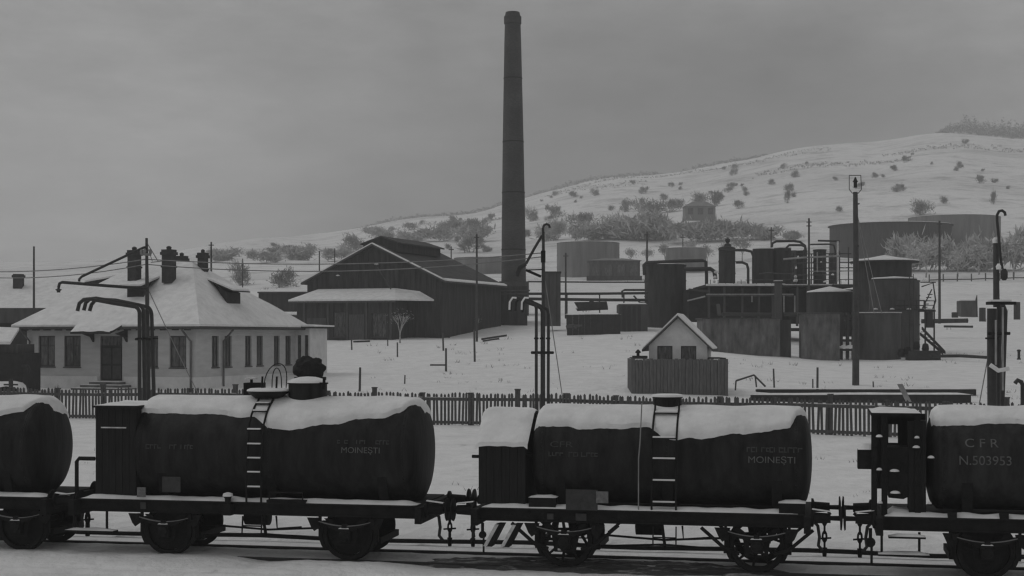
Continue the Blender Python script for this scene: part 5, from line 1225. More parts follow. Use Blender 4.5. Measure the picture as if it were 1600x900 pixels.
pipe('riser_pipe', [(1277, 394), (1277, 425)], 2.0, 140.0, 'short frosted riser against the snow capped column', 'snowpipe')
for i, (px, y, r_) in enumerate(((1118, 425, 2.6), (1117, 433, 2.8), (1116, 440, 2.4), (1243, 432, 2.6), (1244, 438, 2.8))):
    mb = MB(); c_ = PT(px, y, 139.5); rr_ = r_/sc(139.5); mb.lathe(c_-Vector((0, 0, rr_)), (0, 0, 1), [(0, .02), (rr_*.5, rr_*.9), (rr_, rr_), (rr_*1.6, rr_*.7), (rr_*2, .001)], 10); solo('valve', mb, 'frost', c_, ['snowy valve wheel left of the leftmost column, uppermost', 'snowy valve wheel left of the leftmost column, middle', 'snowy valve wheel left of the leftmost column, lowest', 'snowy valve on the pale riser, upper', 'snowy valve on the pale riser, lower'][i], 'valve', 'snowy valves')
block(sh, 'snow_heap', 1153, 1166, 439.5, 444, Yp+.4, .8, 'snow', 0)
t = thing('pipe_rack', 'open iron framework crowded with thin pipes left of the lamp post', 'framework', PT(1275, 445, 140.4))
for px in (1240, 1256, 1268, 1286, 1296, 1312, 1326):
    block(t, 'upright', px-.8, px+.8, 386+(px*7 % 13), 445, 140.5+(px % 3)*.5, .12, 'oil_dark' if px % 2 else 'oil', 0)
for y, x0, x1, m_ in ((397, 1238, 1330, 'oil_dark'), (411, 1240, 1338, 'oil'), (419, 1250, 1338, 'oil_dark'), (430, 1240, 1312, 'oil'), (424, 1264, 1338, 'snowpipe')):
    mb = MB(); mb.tube([PT(x0, y, 140.3), PT(x1, y-.8, 140.3)], .05, 5); part(t, 'rail_pipe', mb, m_)
for px, y, w_, h_ in ((1247, 402, 3, 3), (1266, 396, 4, 2), (1283, 410, 3, 2), (1301, 430, 5, 3), (1244, 420, 3, 5), (1242, 440, 5, 5), (1320, 418, 4, 2), (1290, 441, 8, 3), (1270, 388, 10, 2.5)):
    mb = MB(); c_ = PT(px, y, 139.9); mb.lathe(c_, (0, 0, 1), [(0, w_/2/17), (h_*.5/17, w_*.45/17), (h_/17, .001)], 8); part(t, 'snow_lump', mb, 'snow')
t = thing('catwalk', 'thin railed catwalk round the taller round tanks', 'catwalk', PT(1403, 480, 117))
for y, r_ in ((470, 2.05), (478, 2.05), (484, 2.05)):
    c_ = PT(1403, y, 119+1.2); q = [c_+Vector((math.cos(a)*r_, math.sin(a)*r_, 0)) for a in [math.pi*(1+i/12) for i in range(13)]]; mb = MB(); mb.tube(q, .035 if y < 484 else .07, 5); part(t, 'handrail' if y < 484 else 'walkway', mb, 'oil_dark' if y != 470 else 'oil')
for i in range(7):
    a = math.pi*(1+i/6); c_ = PT(1403, 484, 120.2)+Vector((math.cos(a)*2.05, math.sin(a)*2.05, 0)); mb = MB(); mb.tube([c_, c_+Vector((0, 0, .75))], .03, 5); part(t, 'railing_post', mb, 'oil_dark')
for i in range(3):
    px = 1368+i*26; mb = MB(); mb.lathe(PT(px, 483.5, 118.05), (0, 0, 1), [(0, .2), (.08, .15), (.12, .001)], 8); part(t, 'snow_lump', mb, 'frost')
t = thing('tank_ladder', 'steel ladder running up the face of the round tanks', 'ladder', PT(1424, 552, 116.5))
for px in (1421, 1427): mb = MB(); mb.tube([PT(px, 553, 116.6), PT(px, 428, 117.4)], .035, 5); part(t, 'stile', mb, 'oil_dark')
for k in range(18): y = 432+k*6.6; mb = MB(); mb.tube([PT(1421, y, 117.4-(y-428)/125*.8), PT(1427, y, 117.4-(y-428)/125*.8)], .02, 4); part(t, 'rung', mb, 'oil')
t = thing('side_platform', 'small railed platform on posts beside the round tanks', 'platform', PT(1448, 545, 119))
block(t, 'deck', 1430, 1462, 484, 487, 119, 1.4, 'oil_dark', 0); cap_snow(t, 1431, 1461, 484, 119, 1.4, .1)
for px in (1433, 1446, 1460): block(t, 'post', px-1, px+1, 487, 545, 119.1, .12, 'oil_dark', .3); block(t, 'railing_post', px-.5, px+.5, 470, 484, 119.05, .06, 'oil_dark', 0)
for y in (470, 477): mb = MB(); mb.tube([PT(1432, y, 119.08), PT(1461, y, 119.08)], .03, 5); part(t, 'handrail', mb, 'oil_dark')
for i, (px, y) in enumerate(((1408, 551), (1418, 547), (1432, 540), (1446, 543))):
    c_ = PT(px, y, 113.4); mb = MB(); mb.lathe(c_-Vector((0, 0, .3)), (0, 0, 1), [(0, .22), (.2, .26), (.4, .24), (.55, .20), (.62, .08)], 10); o_ = solo('valve_chest', mb, 'iron', c_, ('first', 'second', 'third', 'fourth')[i]+' from left of the iron valve chests at the foot of the round tanks', 'valve', 'valve chests by the round tanks')
for i, (x0, y0, x1, y1, r_, m_) in enumerate(((1076, 452, 1108, 456, .1, 'pipe'), (1074, 470, 1102, 463, .08, 'snowpipe'), (1320, 500, 1345, 500, .12, 'pipe'), (1236, 515, 1254, 515, .14, 'pipe'), (1236, 530, 1254, 531, .10, 'snowpipe'), (1306, 470, 1345, 474, .09, 'pipe'))):
    mb = MB(); mb.tube([PT(x0, y0, 116 if y0 > 490 else 139), PT(x1, y1, 116 if y0 > 490 else 139)], r_, 6); solo('link_pipe', mb, m_, PT(x0, y0, 116 if y0 > 490 else 139), ['level pipe from dark cylindrical tank to the furnaces, upper', 'slanting frosted pipe from dark cylindrical tank to the furnaces', 'pipe from the squat tank frame to the round tanks', 'upper pipe linking the two grey concrete boxes', 'lower frosted pipe linking the two grey concrete boxes', 'pipe from the squat snow roofed tank behind the lamp post'][i], 'pipe', 'link pipes of the refinery')
# settling boxes in front
M['soot'] = mat('soot_black_brick', 0.02, 0.5, 2, .9, .2, 6, .1)
t = thing('settling_box', 'long grey concrete settling box behind the gabled hut', 'concrete box', PT(1160, 546, 114)); block(t, 'body', 1099, 1219, 498, 546, 114, 4, 'concrete', 1.2)
block(t, 'end_wall', 1219.3, 1236, 500, 540, 114.2, 1.2, 'oil_dark', 1.2); block(t, 'rim', 1097, 1221, 496.5, 498.5, 113.9, 4.2, 'oil', 0)

t = thing('settling_box', 'upright square concrete box left of the tall lamp post', 'concrete box', PT(1283, 548, 114)); block(t, 'body', 1252, 1312, 490, 548, 114, .9, 'concrete', 1.2); block(t, 'rim', 1250, 1314, 488, 490.3, 113.9, 1.1, 'oil', 0)
t = thing('settling_box', 'dark frame structure between the square concrete box and the lamp post', 'structure', PT(1322, 548, 115)); 
for px in (1315, 1325, 1334): block(t, 'post', px-2, px+2, 488, 549, 115, .4, 'oil_dark', 1)
for y in (492, 512, 530): block(t, 'beam', 1312, 1342, y, y+4, 115.1, .4, 'oil_dark', 0)
block(t, 'deck', 1312, 1342, 545, 548.5, 114.7, .6, 'oil_dark', 0); cap_snow(t, 1313, 1341, 545, 114.7, .6, .25); block(t, 'back_wall', 1312, 1342, 489, 526, 118, .3, 'oil_dark', 0)
cyl_tank('low_tank', 1266, 1336, 459, 490, 126, 'squat tank with bright snow cone roof left of the lamp post', 'oil_dark', .2, None, bands=2, n=36, cat='tank')
cyl_tank('round_tank', 1346, 1430, 410, 545, 124, 'tall round tank with wide snow covered conical roof', 'oil_dark', .18, None, bands=5, n=40, cat='tank', overhang=1.28)
cyl_tank('round_tank', 1364, 1442, 438, 552, 119, 'round tank with thin snow roof, tucked in front of the tallest one', 'oil', .04, None, bands=5, n=40, cat='tank', overhang=.9)
t_, c__, r__, z0__, z1__ = cyl_tank('round_tank', 1343, 1412, 489, 559, 115, 'short front tank with bare dark top at the foot of the tall tanks', 'oil', .06, None, bands=2, n=40, cat='tank', snow=False)
mb = MB(); mb.lathe((c__.x, c__.y, z1__), (0, 0, 1), [(0, r__*1.0), (0, r__*1.045), (.07, r__*1.045), (.07, r__*1.0)], 40, True, False); part(t_, 'rim', mb, 'frost')  # pale ring added as the highlight along the roof edge
# catwalk rails and stairs at the tanks
t = thing('stair', 'steep wooden stair leaning on the right side of the round tanks', 'stair', PT(1470, 555, 114))
for dy in (0, 9):
    mb = MB(); a_, b_ = PT(1440-dy*.3, 515+dy, 116+dy*.1), PT(1476-dy*.4, 553+dy*.1, 114+dy*.1); mb.obox(a_, b_-a_, (.08, .05, 0), (0, 0, .22)); part(t, 'stringer', mb, 'dark')
for k in range(9):
    u = (k+.5)/9; a_ = PT(1440+35*u, 517+37*u, 116-2*u); mb = MB(); mb.obox(a_, (.08, .9, 0), (.22, -.02, 0), (0, 0, .05)); part(t, 'tread', mb, 'wood')
t = thing('stair', 'thin ladder frame beyond the stair, right of the round tanks', 'ladder', PT(1460, 510, 122))
mb = MB(); mb.tube([PT(1440, 448, 122), PT(1458, 442, 122), PT(1462, 470, 122), PT(1455, 490, 122), PT(1458, 512, 122)], .06, 6); mb.tube([PT(1440, 485, 122), PT(1456, 452, 122)], .05, 6); mb.tube([PT(1445, 500, 122), PT(1445, 470, 122)], .05, 6); mb.tube([PT(1438, 441, 122), PT(1462, 441, 122)], .05, 6); part(t, 'frame', mb, 'oil')
for k in range(5):
    mb = MB(); mb.tube([PT(1441+k*2, 480-k*5, 121.9), PT(1449+k*2, 480-k*5, 121.9)], .04, 5); part(t, 'rung', mb, 'oil')
mb = MB(); p = PT(1453, 512, 120); mb.box((p.x-.25, 120, p.z), (p.x+.25, 120.4, PT(0, 484, 120).z)); solo('barrel_post', mb, 'oil', p, 'thick dark post behind the stair by the round tanks', 'post')
mb = MB(); a_ = PT(1420, 557, 113); mb.box((a_.x, 113, a_.z-.4), (PT(1470, 0, 113).x, 114, PT(0, 548, 113).z)); tt = solo('loading_sill', mb, 'dark', PT(1445, 557, 113), 'low dark timber sill at the foot of the round tanks', 'sill')
mb = MB(); mb.tube([PT(1455, 556.5, 112), PT(1500, 556, 112), PT(1542, 558.5, 112)], .13, 6); solo('ground_pipe', mb, 'oil_dark', PT(1500, 557, 112), 'dark pipe lying on the snow right of the stair', 'pipe')
mb = MB(); mb.tube([PT(1440, 502, 150), PT(1512, 501, 150)], .25, 6); mb.tube([PT(1475, 510, 145), PT(1520, 510.5, 145)], .12, 6); solo('ground_pipe', mb, 'oil_dark', PT(1480, 503, 150), 'pair of dark pipes on the snow below the little shed', 'pipe')
# guard post hut near the right edge
Yh = 190; t = thing('small_shed', 'tiny grey shed standing alone on the snow slope at right', 'shed', PT(1514, 497, Yh)); block(t, 'wall', 1502, 1525, 470, 497, Yh, 2, 'oil', .8); cap_snow(t, 1500, 1526, 469.5, Yh-.1, 2.2, .2)
mb = MB(); p = PT(1526, 496, Yh); mb.prism([PT(1524, 472, Yh+.05), PT(1527, 461, Yh+.05), PT(1528, 497, Yh+.05), PT(1524, 497, Yh+.05)], (0, .3, 0)); part(t, 'door_leaf', mb, 'dark')
for px, y0, y1, lb in ((1535, 481, 498, 'dark barrel right of the tiny shed'), (1589, 472, 495, 'dark upright drum at the right edge of the slope'), (1492, 488, 492, 'dark stub left of the tiny shed')):
    r_ = 5/sc(165); p = PT(px, y1, 165); mb = MB(); mb.lathe((p.x, p.y, p.z-.3), (0, 0, 1), [(0, r_), (PT(0, y0, 165).z-p.z+.3, r_), (PT(0, y0, 165).z-p.z+.32, r_*.3)], 14); solo('barrel', mb, 'oil_dark', p, lb, 'barrel')
mb = MB(); mb.tube([PT(1592, 546, 100), PT(1592, 562, 100)], .09, 6); mb.tube([PT(1589, 548, 100), PT(1595, 548, 100)], .05, 6); mb.tube([PT(1589, 561, 100), PT(1595, 561, 100)], .05, 6); solo('spool', mb, 'dark', PT(1592, 562, 100), 'small dark bollard in the snow near the right edge', 'bollard')

# ---------------------------------------------------------------- gabled hut with board enclosure
Yh = 76.0; hut = thing('gabled_hut', 'little whitewashed hut with snowy gable roof and two dark windows', 'hut', gpY(1060, Yh+1))
a = PT(1015, 625, Yh+.8); W = PT(1106, 0, Yh+.8).x-a.x; k = sc(Yh+.8); D = 3.2; zb = a.z-.4
ze = PT(0, 540, Yh+.8).z; za = PT(0, 497, Yh+.8).z
w_ = [((1028-1015)/k, (1052-1015)/k), ((1065-1015)/k, (1089-1015)/k)]; ops = [(x0, x1, PT(0, 562, Yh+.8).z-zb, PT(0, 540.5, Yh+.8).z-zb) for x0, x1 in w_]
mb = MB(); wall(mb, (a.x, Yh+.8, zb), (1, 0, 0), W, ze-zb, ops, (0, -1, 0), .15)
mb.add([(a.x, Yh+.8, ze), (a.x+W, Yh+.8, ze), (a.x+W/2, Yh+.8, za)], [(0, 1, 2)]); mb.add([(a.x, Yh+.8+D, zb), (a.x+W, Yh+.8+D, zb), (a.x+W, Yh+.8+D, ze), (a.x+W/2, Yh+.8+D, za), (a.x, Yh+.8+D, ze)], [(4, 3, 2, 1, 0)])
mb.quad((a.x, Yh+.8, zb), (a.x, Yh+.8, ze), (a.x, Yh+.8+D, ze), (a.x, Yh+.8+D, zb)); mb.quad((a.x+W, Yh+.8, zb), (a.x+W, Yh+.8+D, zb), (a.x+W, Yh+.8+D, ze), (a.x+W, Yh+.8, ze)); part(hut, 'wall', mb, 'hutwall')
for o in ops: window(hut, (a.x, Yh+.8, zb), (1, 0, 0), o, (0, -1, 0), .12, cols=1, transom=0, fw=.05)
for sg in (-1, 1):
    xe = a.x+W/2+sg*(W/2+.32); zz = ze-.32*(za-ze)/(W/2); mb = MB(); y0 = Yh+.45
    mb.prism([(xe, y0, zz), (a.x+W/2, y0, za+.02), (a.x+W/2, y0, za+.13), (xe, y0, zz+.11)], (0, D+.7, 0)); ro = part(hut, 'roof_slope', mb, 'wood')
    mb = MB(); mb.prism([(xe-sg*.03, y0+.03, zz+.125), (a.x+W/2, y0+.03, za+.135), (a.x+W/2, y0+.03, za+.25), (xe-sg*.03, y0+.03, zz+.20)], (0, D+.64, 0)); mesh_obj('roof_snow', mb, 'snow', tuple(hut.location), parent=ro)
hut.rotation_euler = (0, 0, R(-11))
enc = thing('board_enclosure', 'weathered vertical board enclosure round the foot of the little hut', 'board fence', gpY(1058, Yh))
n = 27
for i in range(n):
    px0 = 987+151*i/n; px1 = 987+151*(i+1)/n; a_ = PT(px0, 622, Yh); b_ = PT(px1, 561, Yh); mb = MB(); dy = random.uniform(0, .05)+.0015*(i % 2); mb.box((a_.x+.008, Yh+dy, a_.z-.5), (b_.x-.008, Yh+.04+dy, b_.z+random.uniform(-.03, .03))); part(enc, 'board', mb, 'board')
a_, b_ = PT(987, 622, Yh), PT(1138, 563, Yh)
mb = MB(); mb.box((a_.x+.02, Yh+.095, a_.z-.5), (b_.x-.02, Yh+.13, b_.z)); part(enc, 'backing', mb, 'dark')  # dark sheet added behind the boards to darken the gaps between them
a_, b_ = PT(987, 561, Yh), PT(1138, 561, Yh)
for xx in (a_.x, b_.x-.04):
    for j in range(9):
        mb = MB(); mb.box((xx, Yh+.14+j*.3, a_.z-2.4), (xx+.04, Yh+.36+j*.3, a_.z+random.uniform(-.02, .02))); part(enc, 'board', mb, 'board')
for px0, px1 in ((987, 1014), (1107, 1138)):
    a2, b2 = PT(px0, 561, Yh), PT(px1, 561, Yh); mb = MB(); mb.box((a2.x+.1, Yh+.14, a2.z+.005), (b2.x-.1, Yh+2.7, a2.z+.06)); part(enc, 'cover_slab', mb, 'dark')
t = thing('valve_stand', 'small dark valve standing on the enclosure left of the hut', 'valve', PT(997, 559, Yh+.8)); mb = MB(); mb.lathe(PT(997, 559, Yh+.8), (0, 0, 1), [(0, .22), (.08, .22), (.1, .08), (.22, .07), (.25, .15), (.32, .13), (.42, .03)], 10); part(t, 'body', mb, 'iron')
block(t, 'base', 989, 1012, 556, 560, Yh+.5, .6, 'dark', 0)

# ---------------------------------------------------------------- low walls, planks and posts in the yard
t = thing('timber_kerb', 'long low timber kerb with snow on top behind the fence at right', 'kerb', PT(1360, 622, 79))
for k in range(8):
    px0 = 1182+k*43; block(t, 'beam', px0, px0+42.4, 608.5, 612.5, 78.5, .3, 'dark', .3); block(t, 'beam', px0-8, px0+34.4, 617.5, 621, 74, .3, 'dark', .4)
cap_snow(t, 1176, 1520, 617.3, 74, .5, .10); cap_snow(t, 1184, 1525, 608.3, 78.5, .3, .05)
mb = MB(); a_ = PT(1402, 600, 62.2); mb.obox(a_, (.22, 0, 0), (0, .05, 0), PT(1416, 628, 62)-a_); tt = solo('plank', mb, 'snowpipe', PT(1410, 624, 62.2), 'snowy plank sticking up at a slant behind the fence', 'plank')
mb = MB(); mb.tube([PT(1150, 595, 72), PT(1178, 586, 72), PT(1196, 604, 72)], .05, 6); mb.tube([PT(1180, 587, 72), PT(1182, 605, 72)], .04, 6); mb.tube([PT(1150, 595, 72), PT(1149, 610, 72)], .04, 6); solo('bent_pipe', mb, 'oil', PT(1180, 606, 72), 'thin bent pipe frame right of the board enclosure', 'pipe')
posts = [(1210, 576, 606, 3, 'post right of the bent pipe frame behind the timber kerb'), (1277, 574, 612, 4, 'leaning post between the bent pipe frame and the tall lamp post'), (1270, 592, 606, 2.5, 'short stub left of the leaning post'), (1365, 596, 606, 2.5, 'short stub right of the tall lamp post'),
  (562, 574, 612, 4, 'slim stake in the snow right of the tank wagon bundle'), (632, 586, 600, 2.5, 'tiny stake alone in the middle of the snow field'), (697, 544, 581, 3.5, 'stake with a side board in the snow field'), (550, 527, 547, 2.5, 'small stake below the left end of the lean-to'), (621, 535, 558, 2.5, 'stake below the sapling at the lean-to'),
  (742, 515, 566, 3.5, 'pale leaning stake below the boiler house'), (693, 520, 548, 3, 'stake at the right corner of the lean-to'), (606, 530, 541, 2, 'very short stake under the lean-to window')]
for x, y0, y1, w, lb in posts:
    g_ = gp(x, y1); k = sc(g_.y); top = PT(x+random.uniform(-1.5, 1.5), y0, g_.y); mb = MB(); mb.tube([g_-Vector((0, 0, .3)), top], [w/2/k, w/2.3/k], 7); solo('stake', mb, 'wood', g_, lb, 'post', 'stakes and posts in the snowy yard')
g_ = gp(697, 581); mb = MB(); a_ = PT(672, 571.5, g_.y-.1); mb.obox(a_, (24/sc(g_.y), 0, 0), (0, .1, 0), (0, 0, .09)); solo('plank', mb, 'dark', Vector((a_.x, a_.y, g_.z)), 'dark board lying level beside a stake in the snow field', 'plank')
for x0, y0, x1, y1, w, lb in ((752, 530, 792, 524, 3.5, 'dark beam lying in snow left of the middle crane, upper of two'), (754, 533, 780, 529, 3, 'dark beam lying in snow left of the middle crane, lower of two'), (672, 515, 704, 513, 4, 'snow topped beam at the corner of the works building'), (552, 534, 578, 533, 3, 'dark board on the snow below the lean-to'), (512, 526, 545, 524.5, 3, 'snowy board at the foot of the lean-to wall'), (690, 527, 703, 526, 4, 'stump of timber near the corner of the works building')):
    g_ = gp((x0+x1)/2, max(y0, y1)+1); mb = MB(); mb.tube([PT(x0, y0, g_.y), PT(x1, y1, g_.y)], w/2/sc(g_.y), 6); solo('beam', mb, 'dark', g_, lb, 'beam', 'beams lying in the snow')
# pipes that lie against the lean-to
# ---------------------------------------------------------------- poles
def pole(px, ytop, ybase, w, label, Y=None, arms=True, m='pole', lean=0):
    g_ = gp(px, ybase) if Y is None else Vector((PT(px, 0, Y).x, Y, PT(px, ybase, Y).z)); k = sc(g_.y); t = thing('utility_pole', label, 'pole', g_, 0, 'utility poles'); mb = MB(); top = PT(px+lean, ytop, g_.y)
    mb.tube([g_-Vector((0, 0, 1)), top], [w/2/k, w/2.8/k], 8); part(t, 'mast', mb, m)
    if arms:
        for dy in ((6, 12) if arms == 2 else (5,)):
            mb = MB(); mb.tube([PT(px+lean-4, ytop+dy, g_.y-.12), PT(px+lean+4, ytop+dy, g_.y-.12)], .8/k, 6); part(t, 'cross_arm', mb, m)
    return t
pole(53, 385, 500, 4.0, 'pole rising behind the snow roof at far left', 108, 0)
pole(330, 378, 440, 3.4, 'pole just behind the right chimney of the bungalow', 100)
pole(379, 404, 446, 2, 'short thin pole left of the low shed', 190, 0); pole(499, 392, 440, 2.4, 'thin pole left of the works roof', 170, 0); pole(523, 388, 440, 2, 'fainter pole against the works roof edge', 190, 0)
pole(745, 366, 545, 4, 'pole standing in front of the works building and the pale tank', 128); pole(705, 385, 440, 2.4, 'small pole behind the works roof slope', 220); pole(1011, 362, 425, 3.6, 'pole behind the dark cylindrical tank', 180); pole(884, 395, 482, 3.2, 'pole in front of the large round tank', 150)
pole(1264, 341, 470, 4, 'pole rising through the still pipes', 138.5, 2); pole(1205, 355, 396, 2.6, 'small pole behind the condensers', 210); pole(1468, 345, 490, 4.5, 'pole in front of the frosted trees at right', 152); pole(1067, 366, 392, 2, 'faint pole beside the far small tank', 320)
lp = thing('lamp_post', 'tallest wooden lamp post with wire cage lantern at the right', 'lamp post', gp(1337, 602)); Yl = lp.location.y; kl = sc(Yl)
mb = MB(); mb.tube([Vector(lp.location)-Vector((0, 0, .5)), PT(1337.5, 420, Yl), PT(1336.5, 300, Yl)], [5.6/kl, 4.6/kl, 3.6/kl], 10); part(lp, 'mast', mb, 'pole')
for a_, b_ in (((1327, 274), (1345, 274)), ((1345, 274), (1346, 296)), ((1346, 296), (1341, 302)), ((1341, 302), (1332, 302)), ((1332, 302), (1327, 296)), ((1327, 296), (1327, 274))):
    mb = MB(); mb.tube([PT(*a_, Yl), PT(*b_, Yl)], .022, 5); part(lp, 'cage_bar', mb, 'iron')
mb = MB(); mb.lathe(PT(1336.5, 293, Yl), (0, 0, 1), [(0, .10), (.3, .10), (.34, .16), (.4, .10), (.55, .05), (.6, .001)], 12); part(lp, 'lantern', mb, 'iron')
mb = MB(); mb.tube([PT(1337, 320, Yl), PT(1343, 318, Yl)], .04, 5); mb.tube([PT(1337, 385, Yl-.1), PT(1342, 384, Yl-.1)], .04, 5); part(lp, 'step_iron', mb, 'iron')
for x in (1366, 1378):
    mb = MB(); mb.tube([PT(1338, 330, Yl), PT(x, 490, Yl+6)], .02, 4); part(lp, 'guy_wire', mb, 'wire')

# ---------------------------------------------------------------- bushes and trees
def bush_mb(seed, n=420, wd=.016, stems=True):
    """a leafless shrub: stems that fork into many thin twigs, gaps between them"""
    rnd = random.Random(seed); mb = MB(); lobes = [(rnd.uniform(-.40, .40), rnd.uniform(-.35, .35), rnd.uniform(.22, .72), rnd.uniform(.14, .30)) for _ in range(9)]
    for _ in range(n):
        lx, ly, lz, lr = rnd.choice(lobes); c = Vector((lx, ly, lz))+Vector((rnd.gauss(0, .55), rnd.gauss(0, .55), rnd.gauss(0, .5)))*lr; c.z = max(c.z, .03)
        d = (Vector((c.x*.8, c.y*.8, c.z*.9))+Vector((rnd.gauss(0, .45), rnd.gauss(0, .45), rnd.gauss(0, .4)+.15))).normalized()
        l = rnd.uniform(.06, .19); s_ = d.cross(Vector((rnd.random()-.5, rnd.random()-.5, rnd.random()-.5))).normalized()*wd*rnd.uniform(.5, 1.3); k_ = c+d.cross(s_).normalized()*rnd.uniform(-.03, .03)
        mb.add([c-d*l-s_*.5, c-d*l+s_*.5, k_+s_, c+d*l, k_-s_], [(0, 1, 2, 3, 4)])
    if stems:
        for _ in range(9):
            lx, ly, lz, lr = rnd.choice(lobes); mb.tube([(lx*.2, ly*.2, -.06), (lx*.7, ly*.7, lz*.6), (lx, ly, lz+lr)], [.012, .009, .003], 4)
    return mb
bush_me = {}
for mname in ('twig', 'frosttwig', 'darktwig'):
    for k in range(4):
        o = mesh_obj('shrub', bush_mb(100+k*7+len(mname), 1100 if mname == 'frosttwig' else 520, .022 if mname == 'frosttwig' else .017, mname != 'frosttwig'), mname, link=False); bush_me[(mname, k)] = o.data; bpy.data.objects.remove(o)
def place_bush(x, y, w, h, label, group, mname='twig', name='shrub', cat='shrub', Y=None):
    g_ = gp(x, y) if Y is None else gpY(x, Y); k = sc(g_.y); o = bpy.data.objects.new(name, bush_me[(mname, random.randrange(4))]); COL.objects.link(o)
    o.location = g_; o.rotation_euler = (0, 0, random.uniform(0, 6.28)); o.scale = (w/k, w/k*.9, h/k*1.1); tag(o, label, cat, group); return o
G1 = 'shrubs scattered on the snowy hillside'
named = [(455, 392, 34, 9, 'low dark hedge clump on the hillside above the low shed, right half', 'darktwig'), (432, 395, 32, 9, 'low dark hedge clump on the hillside above the low shed, left half', 'darktwig'),
 (437, 449, 44, 30, 'rounded bush just above the low shed', 'twig'), (376, 446, 36, 38, 'bush behind the bungalow roof at its right slope', 'twig'), (716, 366, 46, 24, 'dark bush cluster left of the stack, largest', 'twig'), (748, 366, 34, 26, 'bush cluster nearest the left side of the stack', 'twig'), (690, 362, 24, 16, 'small bush left of the dark cluster by the stack', 'twig'), (735, 395, 40, 28, 'bush below the cluster left of the stack', 'twig'), (768, 345, 16, 12, 'small bush touching the left outline of the stack', 'twig'), (640, 360, 26, 14, 'bush on the skyline above the ridge ventilator', 'twig'),
 (560, 392, 46, 26, 'grey bush left of the works roof peak', 'twig'), (600, 380, 30, 18, 'bush directly behind the works roof peak', 'twig'), (1440, 336, 34, 24, 'dark bush above the broad tank on the slope', 'twig'), (1400, 300, 16, 10, 'small bush on the upper slope right of the lamp post', 'twig'),
 (1010, 334, 52, 22, 'dark thicket left of the lone hillside house', 'twig'), (1045, 332, 46, 24, 'dark thicket touching the lone hillside house', 'twig'), (1120, 322, 22, 28, 'upright tree beside the right wall of the lone hillside house', 'darktwig'), (1095, 318, 30, 18, 'bush directly behind the lone hillside house', 'twig'), (976, 332, 18, 22, 'tall shrub left of the hillside thicket', 'twig'), (1553, 320, 12, 22, 'lone thin tree near the right edge of the slope', 'twig'), (1230, 318, 10, 24, 'lone thin tree high above the condensers', 'twig'), (1475, 318, 14, 12, 'small bush above the tallest tank', 'twig'),
 (905, 355, 44, 26, 'grey bush above the large round tank', 'twig'), (955, 360, 40, 24, 'grey bush above the right rim of the large round tank', 'twig'), (865, 340, 30, 20, 'bush right of the stack at mid slope', 'twig'), (830, 346, 22, 22, 'bush touching the right outline of the stack', 'twig')]
for x, y, w, h, lb, m in named: place_bush(x, y, w, h, lb, None, m)
rnd = random.Random(5); small = []
for i in range(105):
    x = rnd.uniform(420, 1600); ys = 385-(x-400)*.19 if x < 1000 else 270-(x-1000)*.11
    y = ys+rnd.uniform(12, 105)*(.5+.5*rnd.random())
    if x > 1180 and y < ys+48 and rnd.random() < .75: continue
    if y > 405 or (x < 700 and y > 390): continue
    s_ = rnd.uniform(3.5, 10)*(1+.6*(y-ys)/100); small.append((x, y, s_, rnd.random() < .85, ys))
ZONES = [(0, 560, 'left of the works roof peak'), (560, 700, 'over the works roof'), (700, 783, 'just left of the stack'), (783, 900, 'just right of the stack'), (900, 1000, 'above the pump house'), (1000, 1110, 'above the arched pipe'), (1110, 1190, 'above the still columns'), (1190, 1270, 'above the condensers'), (1270, 1337, 'left of the lamp post lantern'), (1337, 1430, 'right of the lamp post lantern'), (1430, 1520, 'above the tallest tank'), (1520, 1700, 'near the right edge')]
ORD = ['leftmost', 'second from left', 'third from left', 'fourth from left', 'fifth from left', 'sixth from left', 'seventh from left', 'eighth from left', 'ninth from left', 'tenth from left', 'eleventh from left', 'twelfth from left']
for za, zb, zn_ in ZONES:
    for b0, b1, bn in ((0, 38, 'high'), (38, 70, 'midway'), (70, 999, 'low')):
        cell = sorted(q for q in small if za <= q[0] < zb and b0 <= q[1]-q[4] < b1)
        for i, (x, y, s_, tw, ys) in enumerate(cell):
            od = '' if len(cell) == 1 else ORD[min(i, 11)]+' '
            place_bush(x, y, s_*1.3, s_, od+'small shrub '+bn+' on the hillside '+zn_, G1, 'twig' if tw else 'darktwig')
# misty frosted trees
def tree_parts(seed, h, crown='frosttwig', spread=.5, trunk='twig', n=700, size=.05):
    rnd = random.Random(seed); tb = MB(); cb = MB()
    def grow(p, d, l, r, lev):
        q = p+d*l; mid_ = p+d*l*.5+Vector((rnd.uniform(-.05, .05), rnd.uniform(-.05, .05), 0))*l; tb.tube([p, mid_, q], [r, r*.8, r*.6], 5, False)
        if lev == 0:
            for _ in range(n//60):
                c = q+Vector((rnd.gauss(0, 1), rnd.gauss(0, 1), rnd.gauss(0, 1)))*l*.6; dd = Vector((rnd.gauss(0, 1), rnd.gauss(0, 1), rnd.gauss(0, 1)+.3)).normalized(); s = dd.cross(Vector((rnd.random()-.5, rnd.random()-.5, rnd.random()-.5))).normalized()*size*h*.25; ll = rnd.uniform(.5, 1.3)*size*h
                cb.add([c-dd*ll-s*.4, c-dd*ll+s*.4, c+s, c+dd*ll, c-s], [(0, 1, 2, 3, 4)])
            return
        for k in range(3 if lev > 1 else 4):
            a = rnd.uniform(0, 6.28); nd = (d+Vector((math.cos(a), math.sin(a), rnd.uniform(-.1, .5)))*spread*rnd.uniform(.6, 1.2)).normalized(); grow(p+d*l*rnd.uniform(.6, 1), nd, l*rnd.uniform(.6, .8), r*.6, lev-1)
    grow(Vector((0, 0, -.3)), Vector((0, 0, 1)), h*.32, h*.022, 3); return tb, cb
